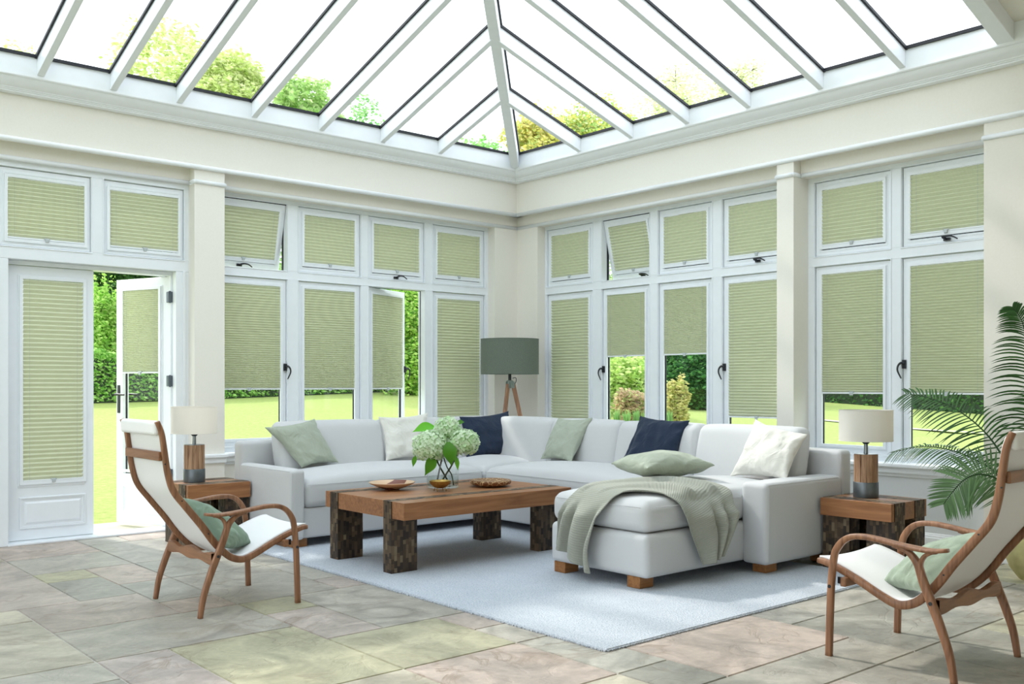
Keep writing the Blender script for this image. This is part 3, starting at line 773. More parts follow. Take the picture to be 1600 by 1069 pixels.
# left bay
w2 = struct('window_2')
colsL = [(3.46, 4.194), (4.308, 4.970), (5.060, 5.722), (5.822, 6.505)]
frame_unit(w2, TL, colsL, 3.40, 6.555)
T_o1 = hang_T(TL, ZT1, R(13), 0.0)
ang3 = R(23); T_o3 = side_T(TL, colsL[2][0], ang3, 1, 0.0)
namesL = ['beside the left pillar', 'second from the left pillar', 'third from the left pillar', 'nearest the room corner']
for i, c in enumerate(colsL):
    Tu = T_o1 if i == 0 else TL
    su = light(w2, Tu, c[0], c[1], ZT0, ZT1)
    u = UPB(*c)
    blind(Tu, *u, ZT0+0.080, 15, ['small pleated blind on the tilted-open top window beside the left pillar',
          'small pleated blind on the top window directly right of the tilted-open left one',
          'small pleated blind on the top window directly above the casement swung open',
          'small pleated blind on the top window of the left wall nearest the room corner'][i])
    if i in (0, 2): espag(su, Tu, (c[0]+c[1])/2+(0.0 if i == 2 else -0.02), ZT0+0.022, 0.008)
    Tl = T_o3 if i == 2 else TL
    sl = light(w2, Tl, c[0], c[1], ZB0, ZB1)
    l = LOB(*c)
    blind(Tl, *l, 1.160 if i < 3 else ZB0+0.066, 45, ['long pleated blind raised off the lawn view, right beside the left pillar',
          'long pleated blind partly raised, second lower window right of the left pillar',
          'long pleated blind partly raised on the casement window swung open outwards',
          'long pleated blind fully down on the left wall, just left of the tripod lamp'][i], grad=0.25 if i < 3 else 0)
    if i in (0, 2): espag(sl, Tl, c[1]-0.016, 1.36, 0.008, False)
bk = MB(TL); bk.box(3.46, 4.194, -0.045, 0.003, ZT1-0.007, ZT1+0.001); bk.ring(5.060, 5.722, -0.060, -0.05, ZB0, ZB1, 0.004); bk.ring(3.46, 4.194, -0.075, -0.05, ZT0, ZT1, 0.005); bk.build('rebate_seal', M['gasket'], w2)

# right bay
w3 = struct('window_3')
colsR = [(6.846, 7.520), (6.093, 6.715), (5.362, 5.985), (4.54, 5.248)]
frame_unit(w3, TR, colsR, 4.45, 7.560)
T_o2 = hang_T(TR, ZT1, R(13), 0.0)
labU = ['small pleated blind on the top window of the right wall nearest the room corner',
        'small pleated blind on the tilted-open top window of the right wall',
        'small pleated blind just right of the tilted-open top window on the right wall',
        'small pleated blind on the top window just left of the right-hand pillar']
labD = ['long pleated blind fully down, just right of the tripod lamp shade',
        'dense pleated blind half raised over the view of pale shrubs and irises',
        'dense pleated blind half raised over the view of a dark bush and golden shrub',
        'long pleated blind almost down, just left of the right-hand pillar above the sofa']
for i, c in enumerate(colsR):
    Tu = T_o2 if i == 1 else TR
    su = light(w3, Tu, c[0], c[1], ZT0, ZT1)
    blind(Tu, *UPB(*c), ZT0+0.080, 15, labU[i])
    if i in (1, 3): espag(su, Tu, (c[0]+c[1])/2-0.10*(i == 1), ZT0+0.022, 0.008, True, -1)
    sl = light(w3, TR, c[0], c[1], ZB0, ZB1)
    blind(TR, *LOB(*c), [ZB0+0.066, 1.478, 1.478, 0.918][i], 45, labD[i])
    if i in (1, 3): espag(sl, TR, c[1]-0.016, 1.355, 0.008, False, 1)
bk = MB(TR); bk.box(6.093, 6.715, -0.045, 0.003, ZT1-0.007, ZT1+0.001); bk.ring(6.093, 6.715, -0.075, -0.05, ZT0, ZT1, 0.005); bk.build('rebate_seal', M['gasket'], w3)

w4 = struct('window_4')
colsS = [(3.688, 4.335), (2.93, 3.598)]
frame_unit(w4, TR, colsS, 2.85, 4.42)
for i, c in enumerate(colsS):
    su = light(w4, TR, c[0], c[1], ZT0, ZT1)
    blind(TR, *UPB(*c), ZT0+0.080, 15, ['small pleated blind on the top window just right of the right-hand pillar', 'small pleated blind on the top window farthest right in view'][i])
    if i == 1: espag(su, TR, 3.27, ZT0+0.022, 0.008, True, -1)
    sl = light(w4, TR, c[0], c[1], ZB0, ZB1)
    blind(TR, *LOB(*c), 1.132, 45, ['long pleated blind partly raised above the right-hand table lamp', 'long pleated blind partly raised behind the palm fronds'][i], grad=0.1)
    if i == 1: espag(sl, TR, c[1]-0.016, 1.355, 0.008, False, 1)

# ------------------------------------------------------------------ roof
SL = 0.318                    # slope
ZE = 3.462                    # underside of the bars at the eaves plane
EL, ER = YL-0.38, XR-0.38     # eaves planes
XW = -0.40                    # opposite eaves
XC = (ER+XW)/2; TMAX = (ER-XW)/2
YS = 2.70                     # where the glazed roof meets the solid one
roof = struct('ceiling')
# fascia
m = MB()
rows = [(0.38,3.452),(0.38,3.598),(0.0,3.62),(0.0,3.452)]
n = 4; vs = []
for d, z in rows: vs += [(XW-0.2, YL-d, z), (XR-d, YL-d, z), (XR-d, -1.65, z)]
fs = [(i*3+j, i*3+j+1, ((i+1)%n)*3+j+1, ((i+1)%n)*3+j) for i in range(n) for j in range(2)]
m.add(vs, fs); m.box(-1.25, XW, -1.65, 8.0, 3.40, 3.60)
m.build('eaves_fascia', M['roofwhite'], roof)
def bar(name, p0, p1, w, h, mat, par=None, dz=0.0):
    p0 = Vector(p0); p1 = Vector(p1); d = (p1-p0).normalized(); sd = d.cross(Vector((0,0,1))).normalized(); up = Vector((0,0,1))
    mb = MB()
    # underside narrow, sides tall
    prof = [(-w/2, dz), (w/2, dz), (w/2, dz+h), (-w/2, dz+h)]
    mb.extrude(prof, p0, p1, up=tuple(up), side=tuple(sd))
    return mb.build(name, mat, par if par is not None else roof, bevel=0.004)
HB = 0.125
def jack(p0, p1, w=0.052):
    o = bar('rafter', p0, p1, w, HB, M['roofwhite'])
    p0 = Vector(p0); p1 = Vector(p1); d = (p1-p0).normalized(); sd = d.cross(Vector((0,0,1))).normalized()
    g = MB()
    for s_ in (-1, 1):
        a, b_ = (w/2-0.001, w/2+0.016) if s_ == 1 else (-w/2-0.016, -w/2+0.001)
        g.extrude([(a, HB-0.004), (b_, HB-0.004), (b_, HB+0.016), (a, HB+0.016)], p0+d*0.0, p1, up=(0,0,1), side=tuple(sd))
    g.build('black_gasket', M['gasket'], o)
    return o
zr = lambda t: ZE+SL*t
for X in (0.45, 0.98, 1.50, 2.02, 2.54, 3.055, 3.70, 4.34, 4.985, 5.65):
    t = min(ER-X, X-XW)
    jack((X, EL+0.0, ZE), (X, EL-t, zr(t)))
for Y in (6.675, 6.00, 5.352, 4.72, 4.06, 3.41):
    t = min(EL-Y, TMAX)
    jack((ER, Y, ZE), (ER-t, Y, zr(t)))
    jack((XW, Y, ZE), (XW+t, Y, zr(t)))
bar('hip_bar', (ER, EL, ZE-0.004), (ER-TMAX, EL-TMAX, zr(TMAX)-0.004), 0.085, HB+0.02, M['roofwhite'])
bar('hip_bar', (XW, EL, ZE-0.004), (XW+TMAX, EL-TMAX, zr(TMAX)-0.004), 0.085, HB+0.02, M['roofwhite'])
bar('ridge_bar', (XC, EL-TMAX, zr(TMAX)), (XC, YS, zr(TMAX)), 0.10, HB+0.03, M['roofwhite'])
# hip gaskets
g = MB(); d = Vector((-1,-1,0)).normalized(); sd = Vector((1,-1,0)).normalized()
for s_ in (-1, 1):
    a, b_ = (0.041, 0.058) if s_ == 1 else (-0.058, -0.041)
    g.extrude([(a, HB-0.004), (b_, HB-0.004), (b_, HB+0.016), (a, HB+0.016)], (ER, EL, ZE), (ER-TMAX, EL-TMAX, zr(TMAX)), up=(0,0,1), side=tuple(sd))
g.build('hip_gasket', M['gasket'], roof)
# eaves gaskets
g = MB(); g.box(XW, ER, EL-0.018, EL+0.002, ZE+HB+0.0, ZE+HB+0.022); g.box(ER-0.018, ER+0.002, YS, EL, ZE+HB, ZE+HB+0.022)
g.build('eaves_gasket', M['gasket'], roof)
# glass
gz = HB+0.018
m = MB()
m.add([(XW, EL, ZE+gz), (ER, EL, ZE+gz), (ER-TMAX, EL-TMAX, zr(TMAX)+gz)], [(0,1,2)])
m.add([(ER, EL, ZE+gz), (ER, YS, ZE+gz), (XC, YS, zr(TMAX)+gz), (XC, EL-TMAX, zr(TMAX)+gz)], [(0,1,2,3)])
m.add([(XW, EL, ZE+gz), (XW, YS, ZE+gz), (XC, YS, zr(TMAX)+gz), (XC, EL-TMAX, zr(TMAX)+gz)], [(0,1,2,3)])
m.build('roof_pane', M['glassroof'], roof, recalc=False)
# the wide end bar and solid roof beyond
bar('end_rafter', (ER, YS, ZE-0.01), (XC, YS, zr(TMAX)-0.01), 0.11, HB+0.06, M['roofwhite'])
bar('end_rafter', (XW, YS, ZE-0.01), (XC, YS, zr(TMAX)-0.01), 0.11, HB+0.06, M['roofwhite'])
m = MB()
for th in (0.0, 0.12):
    m.add([(ER, YS, ZE+0.11+th), (ER, -1.7, ZE+0.11+th), (XC, -1.7, zr(TMAX)+0.11+th), (XC, YS, zr(TMAX)+0.11+th)], [(0,1,2,3)])
    m.add([(XW, YS, ZE+0.11+th), (XW, -1.7, ZE+0.11+th), (XC, -1.7, zr(TMAX)+0.11+th), (XC, YS, zr(TMAX)+0.11+th)], [(0,1,2,3)])
m.add([(XW, -1.65, 3.4), (ER+0.4, -1.65, 3.4), (ER, -1.65, ZE+0.2), (XC, -1.65, zr(TMAX)+0.2), (XW, -1.65, ZE+0.2)], [(0,1,2,3,4)])
m.build('solid_panel', M['wall'], roof, recalc=False)
# ------------------------------------------------------------------ rug
def build_rug():
    x0, x1, y0, y1 = 3.17, 5.685, 3.02, 6.72
    m = MB(); nx, ny = 60, 60
    m.box(x0, x1, y0, y1, 0.001, 0.013)
    r = m.build('rug', M['rug'], None, (x0, y0, 0), bevel=0.004)
    tag(r, 'large pale blue-grey woven rug under the sofa and coffee table', 'rug')
    f = MB()
    n = int((y1-y0)/0.012)
    for k in range(n):
        y = y0+(k+0.5)*0.012; w = 0.0095; L = 0.012+0.006*random.random()
        f.box(x0-L, x0+0.002, y-w/2, y+w/2, 0.001, 0.008)
    n = int((x1-x0)/0.012)
    for k in range(n):
        x = x0+(k+0.5)*0.012; w = 0.0095; L = 0.006+0.004*random.random()
        f.box(x-w/2, x+w/2, y0-L, y0+0.002, 0.001, 0.008)
    f.T = None
    fo = bpy.data.objects
    o = f.build('stitched_edge', M['rug'], None); o.parent = r; o.location = (-x0, -y0, 0)
    o['kind'] = 'stuff'
build_rug()

# ------------------------------------------------------------------ sectional sofa
def shear_back(m, axis, front, amt, ztop=0.92):
    for i, p in enumerate(m.v):
        p = list(p); k = (ztop-p[2])*amt
        p[axis] -= k; m.v[i] = tuple(p)
def build_sofa():
    t = thing('sectional_sofa', 'large pale grey corner sofa with chaise at its right end', 'sofa', (4.8, 5.6, 0))
    F = M['sofa']; r = 0.035
    def part(name, *a, **k):
        m = MB(); m.soft(*a, **k); return m.build(name, F, t, smooth=True, merge=1e-4)
    part('back_frame', 3.362, 6.145, 7.165, 7.295, 0.07, 0.757, r=0.035, n=10)
    part('back_frame', 6.005, 6.145, 3.525, 7.20, 0.07, 0.757, r=0.035, n=10)
    part('armrest', 3.360, 3.478, 6.335, 7.19, 0.07, 0.585, r=0.03, n=10, crown=0.004)
    part('armrest', 5.140, 6.03, 3.528, 3.725, 0.07, 0.583, r=0.035, n=10, crown=0.006)
    part('seat_base', 3.47, 5.24, 6.365, 7.18, 0.075, 0.297, r=0.02, n=10, puff=0.004)
    part('seat_base', 5.20, 6.02, 3.72, 7.18, 0.075, 0.300, r=0.02, n=10, puff=0.004)
    part('chaise_base', 4.220, 5.22, 3.705, 4.515, 0.080, 0.334, r=0.035, n=12, puff=0.006)
    part('seat_cushion', 3.480, 5.165, 6.345, 7.05, 0.295, 0.490, r=0.055, crown=0.085, n=18, puff=0.012)
    part('seat_cushion', 5.17, 5.90, 6.360, 7.05, 0.295, 0.490, r=0.055, crown=0.085, n=14, puff=0.008)
    part('seat_cushion', 5.165, 5.90, 4.530, 6.350, 0.300, 0.490, r=0.055, crown=0.090, n=18, puff=0.012)
    part('chaise_cushion', 4.235, 5.88, 3.722, 4.520, 0.336, 0.510, r=0.055, crown=0.070, n=18, puff=0.012)
    # seams along the front edges
    sm = MB()
    for pts in ([(3.50,6.340,0.468),(5.15,6.340,0.470)], [(5.160,6.32,0.470),(5.160,4.56,0.470)], [(4.232,4.48,0.488),(4.228,3.76,0.488)], [(4.28,3.714,0.488),(5.13,3.714,0.488)]):
        sm.tube(pts, 0.0022, 6)
    sm.build('piping_seam', F, t, smooth=True)
    sm = MB()
    for pts in ([(5.166,3.5275,0.10),(5.166,3.5275,0.55)], [(5.17,3.534,0.572),(5.98,3.534,0.572)], [(3.366,6.337,0.10),(3.366,6.337,0.555)], [(3.363,6.37,0.571),(3.363,7.15,0.571)], [(6.0,3.5255,0.60),(6.0,3.5255,0.735)]):
        sm.tube(pts, 0.0016, 6)
    sm.build('piping_seam', F, t, smooth=True)
    for x0, x1 in ((3.60, 4.56), (4.56, 5.30), (5.30, 6.0)):
        m = MB(); m.soft(x0+0.004, x1-0.004, 6.985, 7.165, 0.46, 0.902, r=0.055, n=12, puff=0.02, crown=0.012)
        shear_back(m, 1, 0, 0.22); m.build('back_cushion', F, t, smooth=True, merge=1e-4)
    for y1, y0 in ((6.98, 6.22), (6.22, 5.42), (5.42, 4.60), (4.60, 3.735)):
        m = MB(); m.soft(5.825, 6.005, y0+0.004, y1-0.004, 0.46, 0.902, r=0.055, n=12, puff=0.02, crown=0.012)
        shear_back(m, 0, 0, 0.22); m.build('back_cushion', F, t, smooth=True, merge=1e-4)
    for (x, y) in ((3.40,6.385),(4.24,3.775),(4.24,4.40),(5.20,3.575),(5.86,3.575),(3.40,7.16),(5.25,6.42),(5.94,7.16)):
        f = MB(); f.box(x, x+0.12, y, y+0.10, 0.0135 if (x < 5.6 and y < 6.6) else 0.001, 0.082); f.build('foot', M['footwood'], t, bevel=0.004, label='square wooden foot')
    return t
build_sofa()

# ------------------------------------------------------------------ scatter cushions
def pillow_grid(c, thick, seed=0, n=26, pinch=0.13, wr=0.020, side=1):
    bl, br, tr, tl = [Vector(p) for p in c]
    nrm = (br-bl).cross(tl-bl).normalized()
    size = ((br-bl).length+(tl-bl).length)/2
    surf = []
    for sg in (1, -1):
        P = []
        for i in range(n+1):
            row = []
            for j in range(n+1):
                u = 0.5-0.5*math.cos(math.pi*i/n); v = 0.5-0.5*math.cos(math.pi*j/n)
                a, b_ = 2*u-1, 2*v-1
                # edges bow inwards between the pointed corners
                uu = 0.5+0.5*a*(1-pinch*(1-b_*b_)*abs(a)**2); vv = 0.5+0.5*b_*(1-pinch*(1-a*a)*abs(b_)**2)
                p = bl*(1-uu)*(1-vv)+br*uu*(1-vv)+tr*uu*vv+tl*(1-uu)*vv
                h = ((1-a**2)*(1-b_**2))**0.5
                h = h**0.85*(1-0.12*abs(a*b_))
                e = min(1-abs(a), 1-abs(b_))
                w = noise.noise(Vector((a*2.1+seed, b_*2.1, seed*0.7)))*0.9+noise.noise(Vector((a*4.5+seed, b_*3.2, sg+seed)))*0.6
                rim = noise.noise(Vector((a*6+seed*3, b_*6, 5+seed)))*(1-e)**6*0.6
                k = min(1.0, e*6)
                p = p+nrm*sg*(thick/2*h+w*wr*k)+nrm*rim*wr*1.2
                row.append(p)
            P.append(row)
        surf.append(P)
    return surf
def pillow(c, thick, mat, label, seed=0, parent=None, name='scatter_cushion', group=None, **k):
    m = MB()
    for P in pillow_grid(c, thick, seed, **k): m.grid(P)
    base = (Vector(c[0])+Vector(c[1]))/2
    o = m.build(name, mat, parent, None if parent else tuple(base), smooth=True, merge=1e-4)
    if label: tag(o, label, 'cushion', group)
    sb = o.modifiers.new('sub', 'SUBSURF'); sb.levels = 1; sb.render_levels = 1
    return o
pillow([(3.700,6.80,0.555),(4.050,6.83,0.575),(3.935,7.02,0.930),(3.475,6.985,0.872)], 0.13, M['sage'], 'pale sage cushion at the left end of the sofa by the armrest', 1)
pillow([(4.520,6.86,0.560),(4.960,6.86,0.560),(5.085,7.04,0.955),(4.550,7.03,0.930)], 0.13, M['cream'], 'cream cushion on the sofa behind the hydrangea vase', 2)
pillow([(5.330,6.80,0.545),(5.930,6.80,0.545),(6.000,7.00,0.955),(5.390,6.98,0.915)], 0.15, M['navy'], 'navy blue cushion in the inner corner of the sofa, beside the hydrangeas', 3)
pillow([(5.650,6.17,0.560),(5.600,5.74,0.560),(5.845,5.73,0.925),(5.865,6.17,0.915)], 0.13, M['sage'], 'pale sage cushion leaning on the right run of the sofa, left of a navy one', 4)
pillow([(5.640,5.24,0.565),(5.670,4.70,0.570),(5.850,4.70,0.930),(5.870,5.22,0.955)], 0.15, M['navy'], 'navy blue cushion on the right run of the sofa behind the chaise', 5)
pillow([(5.590,4.14,0.560),(5.560,3.66,0.575),(5.760,3.63,0.870),(5.820,4.09,0.960)], 0.14, M['cream'], 'crumpled cream cushion at the right end of the sofa by the armrest', 6)
pillow([(4.730,4.470,0.672),(4.705,4.125,0.668),(5.180,3.955,0.670),(5.330,4.420,0.680)], 0.175, M['sage'], 'pale sage cushion lying flat on the folded throw on the chaise', 7, pinch=0.08)

# ------------------------------------------------------------------ throw over the chaise
def build_throw():
    near = [(4.178,4.075,0.070),(4.178,4.095,0.21),(4.185,4.05,0.36),(4.192,4.0,0.47),(4.25,3.955,0.545),(4.36,3.88,0.56),(4.44,3.765,0.545),(4.49,3.70,0.50),(4.51,3.672,0.42),(4.55,3.668,0.33),(4.61,3.666,0.22),(4.67,3.664,0.115)]
    far  = [(4.178,4.39,0.205),(4.180,4.37,0.30),(4.185,4.36,0.39),(4.20,4.345,0.47),(4.30,4.31,0.56),(4.50,4.30,0.585),(4.90,4.18,0.59),(5.02,3.95,0.58),(5.03,3.735,0.545),(4.985,3.680,0.46),(4.955,3.667,0.37),(4.80,3.665,0.165)]
    A = catmull(near, 8); B = catmull(far, 8); n = len(A); w = 44
    cx, hx, cy, hy = (4.235+5.88)/2, (5.88-4.235)/2, (3.722+4.52)/2, (4.52-3.722)/2
    def surf(x, y):
        fx = max(0, 1-((x-cx)/hx)**2); fy = max(0, 1-((y-cy)/hy)**2)
        return 0.510+0.070*math.sqrt(fx*fy)
    P = []; UV = []
    for i in range(n):
        s = i/(n-1); row = []
        for j in range(w+1):
            t = j/w
            p = A[i].lerp(B[i], t)
            hang = min(1.0, max(0.0, (0.53-p.z)/0.12))
            side = 0 if s < 0.5 else 1
            f = math.sin(t*math.pi*5.6+s*3.0+1.4*math.sin(t*7+s*2))*0.5+0.5
            f2 = noise.noise(Vector((t*5, s*3, 2)))
            ed = 1.0
            off = hang*(0.006+0.048*f*min(1, hang)*(0.6+0.8*abs(2*s-1))+0.014*f2)*ed
            if side == 0: p = p+Vector((-off, 0, 0))
            else: p = p+Vector((0, -off, 0))
            if p.x > 4.25 and p.y > 3.735:
                e = min(p.x-4.235, p.y-3.722)
                base = surf(p.x, p.y)-max(0, 0.045-e)*0.5
                fold = max(0, math.sin(t*math.pi*4.6+s*5))*0.024+0.008*f2+0.004
                p.z = max(base+0.006+fold, min(p.z, base+0.035))
            row.append(p)
        P.append(row)
    m = MB(); m.grid(P)
    m.uv = [(i/(n-1)*1.4, j/w*0.9) for i in range(n) for j in range(w+1)]
    o = m.build('throw_blanket', M['throw'], None, (4.6, 4.0, 0.5), smooth=True, recalc=False)
    so = o.modifiers.new('solid', 'SOLIDIFY'); so.thickness = 0.007; so.offset = 1
    sb = o.modifiers.new('sub', 'SUBSURF'); sb.levels = 1; sb.render_levels = 1
    tag(o, 'grey-green woven throw draped over the end corner of the chaise', 'blanket')
build_throw()

# ------------------------------------------------------------------ mosaic block tables
BLK = [(128,112,88),(100,82,62),(80,64,48),(62,49,39),(112,94,72),(50,40,33),(90,73,56),(72,57,44)]
def mosaic_face(mb, o, ud, vd, nd, U, V, dark=1.0, cw=0.021):
    """blocks of wood on a rectangle; u across, v along the grain"""
    o, ud, vd, nd = Vector(o), Vector(ud), Vector(vd), Vector(nd)
    nu = max(1, round(U/cw)); cw = U/nu
    for i in range(nu):
        v = -random.random()*0.04
        while v < V:
            L = random.choice((0.028, 0.036, 0.045, 0.058)); a, b_ = max(0, v), min(V, v+L); v += L
            if b_-a < 0.003: continue
            c = random.choices(BLK, [1,3,3,3,1.5,3,3,3])[0]; k = random.uniform(0.75, 1.05)*dark
            col = tuple(x*k for x in lin(c)[:3]); h = random.uniform(0.0002, 0.0016); g = 0.0004
            p = [o+ud*(i*cw+g)+vd*(a+g), o+ud*((i+1)*cw-g)+vd*(a+g), o+ud*((i+1)*cw-g)+vd*(b_-g), o+ud*(i*cw+g)+vd*(b_-g)]
            q = [x+nd*h for x in p]
            mb.add(p+q, [(4,5,6,7),(0,1,5,4),(1,2,6,5),(2,3,7,6),(3,0,4,7)], col)
def mosaic_box(mb, x0, x1, y0, y1, z0, z1, grain='Z', cw=0.021):
    mb.box(x0, x1, y0, y1, z0, z1, (0.008, 0.006, 0.004))
    dx, dy, dz = x1-x0, y1-y0, z1-z0
    if grain == 'Z':
        mosaic_face(mb, (x0,y0,z0), (1,0,0), (0,0,1), (0,-1,0), dx, dz, 1, cw)
        mosaic_face(mb, (x0,y1,z0), (1,0,0), (0,0,1), (0,1,0), dx, dz, 1, cw)
        mosaic_face(mb, (x0,y0,z0), (0,1,0), (0,0,1), (-1,0,0), dy, dz, 1, cw)
        mosaic_face(mb, (x1,y0,z0), (0,1,0), (0,0,1), (1,0,0), dy, dz, 1, cw)
        mosaic_face(mb, (x0,y0,z1), (0,1,0), (1,0,0), (0,0,1), dy, dx, 1, cw)
    else:
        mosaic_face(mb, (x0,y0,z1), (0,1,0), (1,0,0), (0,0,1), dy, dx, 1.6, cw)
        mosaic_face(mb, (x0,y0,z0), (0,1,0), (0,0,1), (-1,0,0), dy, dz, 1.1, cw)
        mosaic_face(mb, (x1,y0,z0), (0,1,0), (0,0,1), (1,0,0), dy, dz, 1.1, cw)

def block_table(name, label, L, W, H, TH, strips, legw, loc, rot, teak, group=None, z0=0.0, cat='table'):
    """local: x along the planks, y across. strips: y ranges of the mosaic bands that run down into the legs"""
    t = thing(name, label, cat, loc, group, local=True); t.rotation_euler = (0, 0, rot)
    zt = H-TH
    m = MB(); ys = [0]+[v for s in strips for v in s]+[W]
    for k in range(0, len(ys), 2):
        if ys[k+1]-ys[k] > 0.004: m.box(0.004, L-0.004, ys[k]+0.0005, ys[k+1]-0.0005, zt, H)
    m.box(0.006, L-0.006, 0.01, W-0.01, zt+0.004, H-0.006)
    m.build('tabletop', teak, t, bevel=0.002)
    for (a, b_) in strips:
        q = MB(); mosaic_box(q, 0.0, L, a, b_, zt-0.001, H+0.0004, 'X'); q.build('mosaic_band', M['mosaic'], t, recalc=False, label='dark wood mosaic band across the top')
        for x in (0.0, L-legw):
            g = MB(); mosaic_box(g, x, x+legw, a, b_, z0, zt-0.0012, 'Z'); g.build('leg', M['mosaic'], t, recalc=False, label='slab leg of dark wood mosaic blocks')
    return t
block_table('coffee_table', 'long low wooden coffee table with dark mosaic slab legs, on the rug', 1.45, 0.955, 0.468, 0.108,
            [(0.135, 0.225), (0.785, 0.885)], 0.197, (3.402, 4.967, 0), 0, M['teakX'], z0=0.0135)
ST = [(0.040, 0.165), (0.300, 0.425)]
block_table('side_table', 'wooden mosaic-legged side table between the left armchair and the sofa armrest', 0.50, 0.46, 0.46, 0.118, ST, 0.19, (2.845, 6.945, 0), 0, M['teakX'])
block_table('side_table', 'wooden mosaic-legged side table on the right beside the sofa, behind the right armchair', 0.50, 0.46, 0.46, 0.112, ST, 0.19, (5.703, 3.505, 0), R(-90), M['teakX'])

# ------------------------------------------------------------------ lamps
def table_lamp(loc, label):
    t = thing('table_lamp', label, 'lamp', loc, local=True)
    m = MB(); m.lathe([(0.0,0),(0.079,0),(0.080,0.004),(0.080,0.098),(0.078,0.101),(0,0.101)], n=48); m.build('base_collar', M['zinc'], t, autosm=35, label='dark zinc base band')
    m = MB(); n = 12
    for k in range(n):                                 # staves
        a0 = 2*math.pi*k/n+0.012; a1 = 2*math.pi*(k+1)/n-0.012; mid = (a0+a1)/2; rr = 0.0755
        r2 = rr
        pts = [(0.02*math.cos(mid),0.02*math.sin(mid))]+[(r2*math.cos(a0+(a1-a0)*j/4), r2*math.sin(a0+(a1-a0)*j/4)) for j in range(5)]
        q = [(x,y,0.101) for x,y in pts]+[(x,y,0.283) for x,y in pts]; c = len(pts)
        m.add(q, [tuple(range(c-1,-1,-1)), tuple(range(c,2*c))]+[(i,(i+1)%c,c+(i+1)%c,c+i) for i in range(c)])
    m.build('wooden_body', M['rustic'], t, bevel=0.0015, label='body of rough wooden staves')
    m = MB(); m.lathe([(0,0.283),(0.074,0.283),(0.074,0.286),(0.014,0.287),(0.0125,0.352),(0,0.352)], n=32); m.build('neck', M['metal'], t, autosm=35)
    m = MB(); m.lathe([(0.0,0.350),(0.016,0.350),(0.026,0.362),(0.026,0.372),(0.018,0.380),(0.018,0.42),(0,0.42)], n=24); m.build('bulb_holder', M['black'], t, autosm=35)
    r0 = 0.170; z0, z1 = 0.370, 0.575
    m = MB(); m.lathe([(r0,z0),(r0,z1),(r0-0.003,z1),(r0-0.003,z0),(r0,z0)], n=72); sh = m.build('lamp_shade', M['wshade'], t, autosm=35, label='white fabric drum shade')
    m = MB()
    for z in (z0+0.002, z1-0.002):
        m.tube([(r0*math.cos(2*math.pi*k/72), r0*math.sin(2*math.pi*k/72), z) for k in range(73)], 0.0022, 6, caps=False)
    for k in range(3):
        a = 2*math.pi*k/3; m.tube([(0.018*math.cos(a),0.018*math.sin(a),0.41),(r0*math.cos(a),r0*math.sin(a),z1-0.03)], 0.002, 6)
    m.build('shade_ring', M['wshade'], sh)
    m = MB(); m.lathe([(0,0.42),(0.014,0.425),(0.028,0.455),(0.03,0.475),(0.02,0.50),(0,0.508)], n=20); m.build('bulb', M['wshade'], t, smooth=True)
    return t
l0 = table_lamp((2.992, 7.175, 0.462), 'table lamp with white drum shade on the left side table by the doors')
l1 = copy_tree(l0); l1.location = (5.945, 3.312, 0.462); l1.rotation_euler = (0, 0, 1.1); l1['label'] = 'table lamp with white drum shade on the right side table by the palm'

def tripod_lamp(x, y):
    t = thing('floor_lamp', 'tripod floor lamp with grey-green drum shade in the room corner behind the sofa', 'lamp', (x, y, 0), local=True)
    r0 = 0.295
    m = MB(); m.lathe([(r0,1.312),(r0,1.668),(r0-0.004,1.668),(r0-0.004,1.312),(r0,1.312)], n=90); sh = m.build('lamp_shade', M['gshade'], t, autosm=35)
    m = MB()
    for z in (1.314, 1.666): m.tube([(r0*math.cos(2*math.pi*k/90), r0*math.sin(2*math.pi*k/90), z) for k in range(91)], 0.003, 6, caps=False)
    for k in range(3):
        a = 2*math.pi*k/3+0.4; m.tube([(0,0,1.40),(r0*math.cos(a),r0*math.sin(a),1.60)], 0.003, 6)
    m.build('shade_ring', M['gshade'], sh)
    m = MB(); m.lathe([(0,1.24),(0.016,1.24),(0.016,1.40),(0.02,1.40),(0.02,1.44),(0,1.44)], n=20); m.tube(catmull([(0.02,-0.02,1.27),(0.045,-0.04,1.275),(0.05,-0.04,1.24),(0.03,-0.03,1.20)],5), 0.004, 6)
    m.build('stem', M['black'], t, autosm=35)
    m = MB()
    m.lathe([(0,1.205),(0.032,1.205),(0.035,1.215),(0.035,1.245),(0.02,1.25),(0,1.25)], n=24)
    for k in range(3):
        a = R(200)+2*math.pi*k/3; c, s = math.cos(a), math.sin(a)
        for sg in (-1, 1):
            ox, oy = -s*sg*0.017, c*sg*0.017
            m.extrude([(-0.02,-0.045),(0.02,-0.045),(0.02,0.022),(-0.02,0.022)], (0.03*c+ox-(-s)*0.002, 0.03*s+oy-c*0.002, 1.215), (0.03*c+ox+(-s)*0.002, 0.03*s+oy+c*0.002, 1.215), side=(c,s,0))
    m.build('hub', M['galv'], t, bevel=0.002, label='galvanised metal hub')
    for k in range(3):
        a = R(200)+2*math.pi*k/3; c, s = math.cos(a), math.sin(a)
        p0 = Vector((0.035*c, 0.035*s, 1.21)); p1 = Vector((0.30*c, 0.30*s, 0.0))
        m = MB(); m.ribbon([p0, p0.lerp(p1,0.5), p1], [0.030,0.030,0.026], [0.044,0.044,0.034], side=(-s,c,0), sq=0.35)
        m.build('leg', M['tripod'], t, autosm=50)
    return t
tripod_lamp(6.405, 7.455)

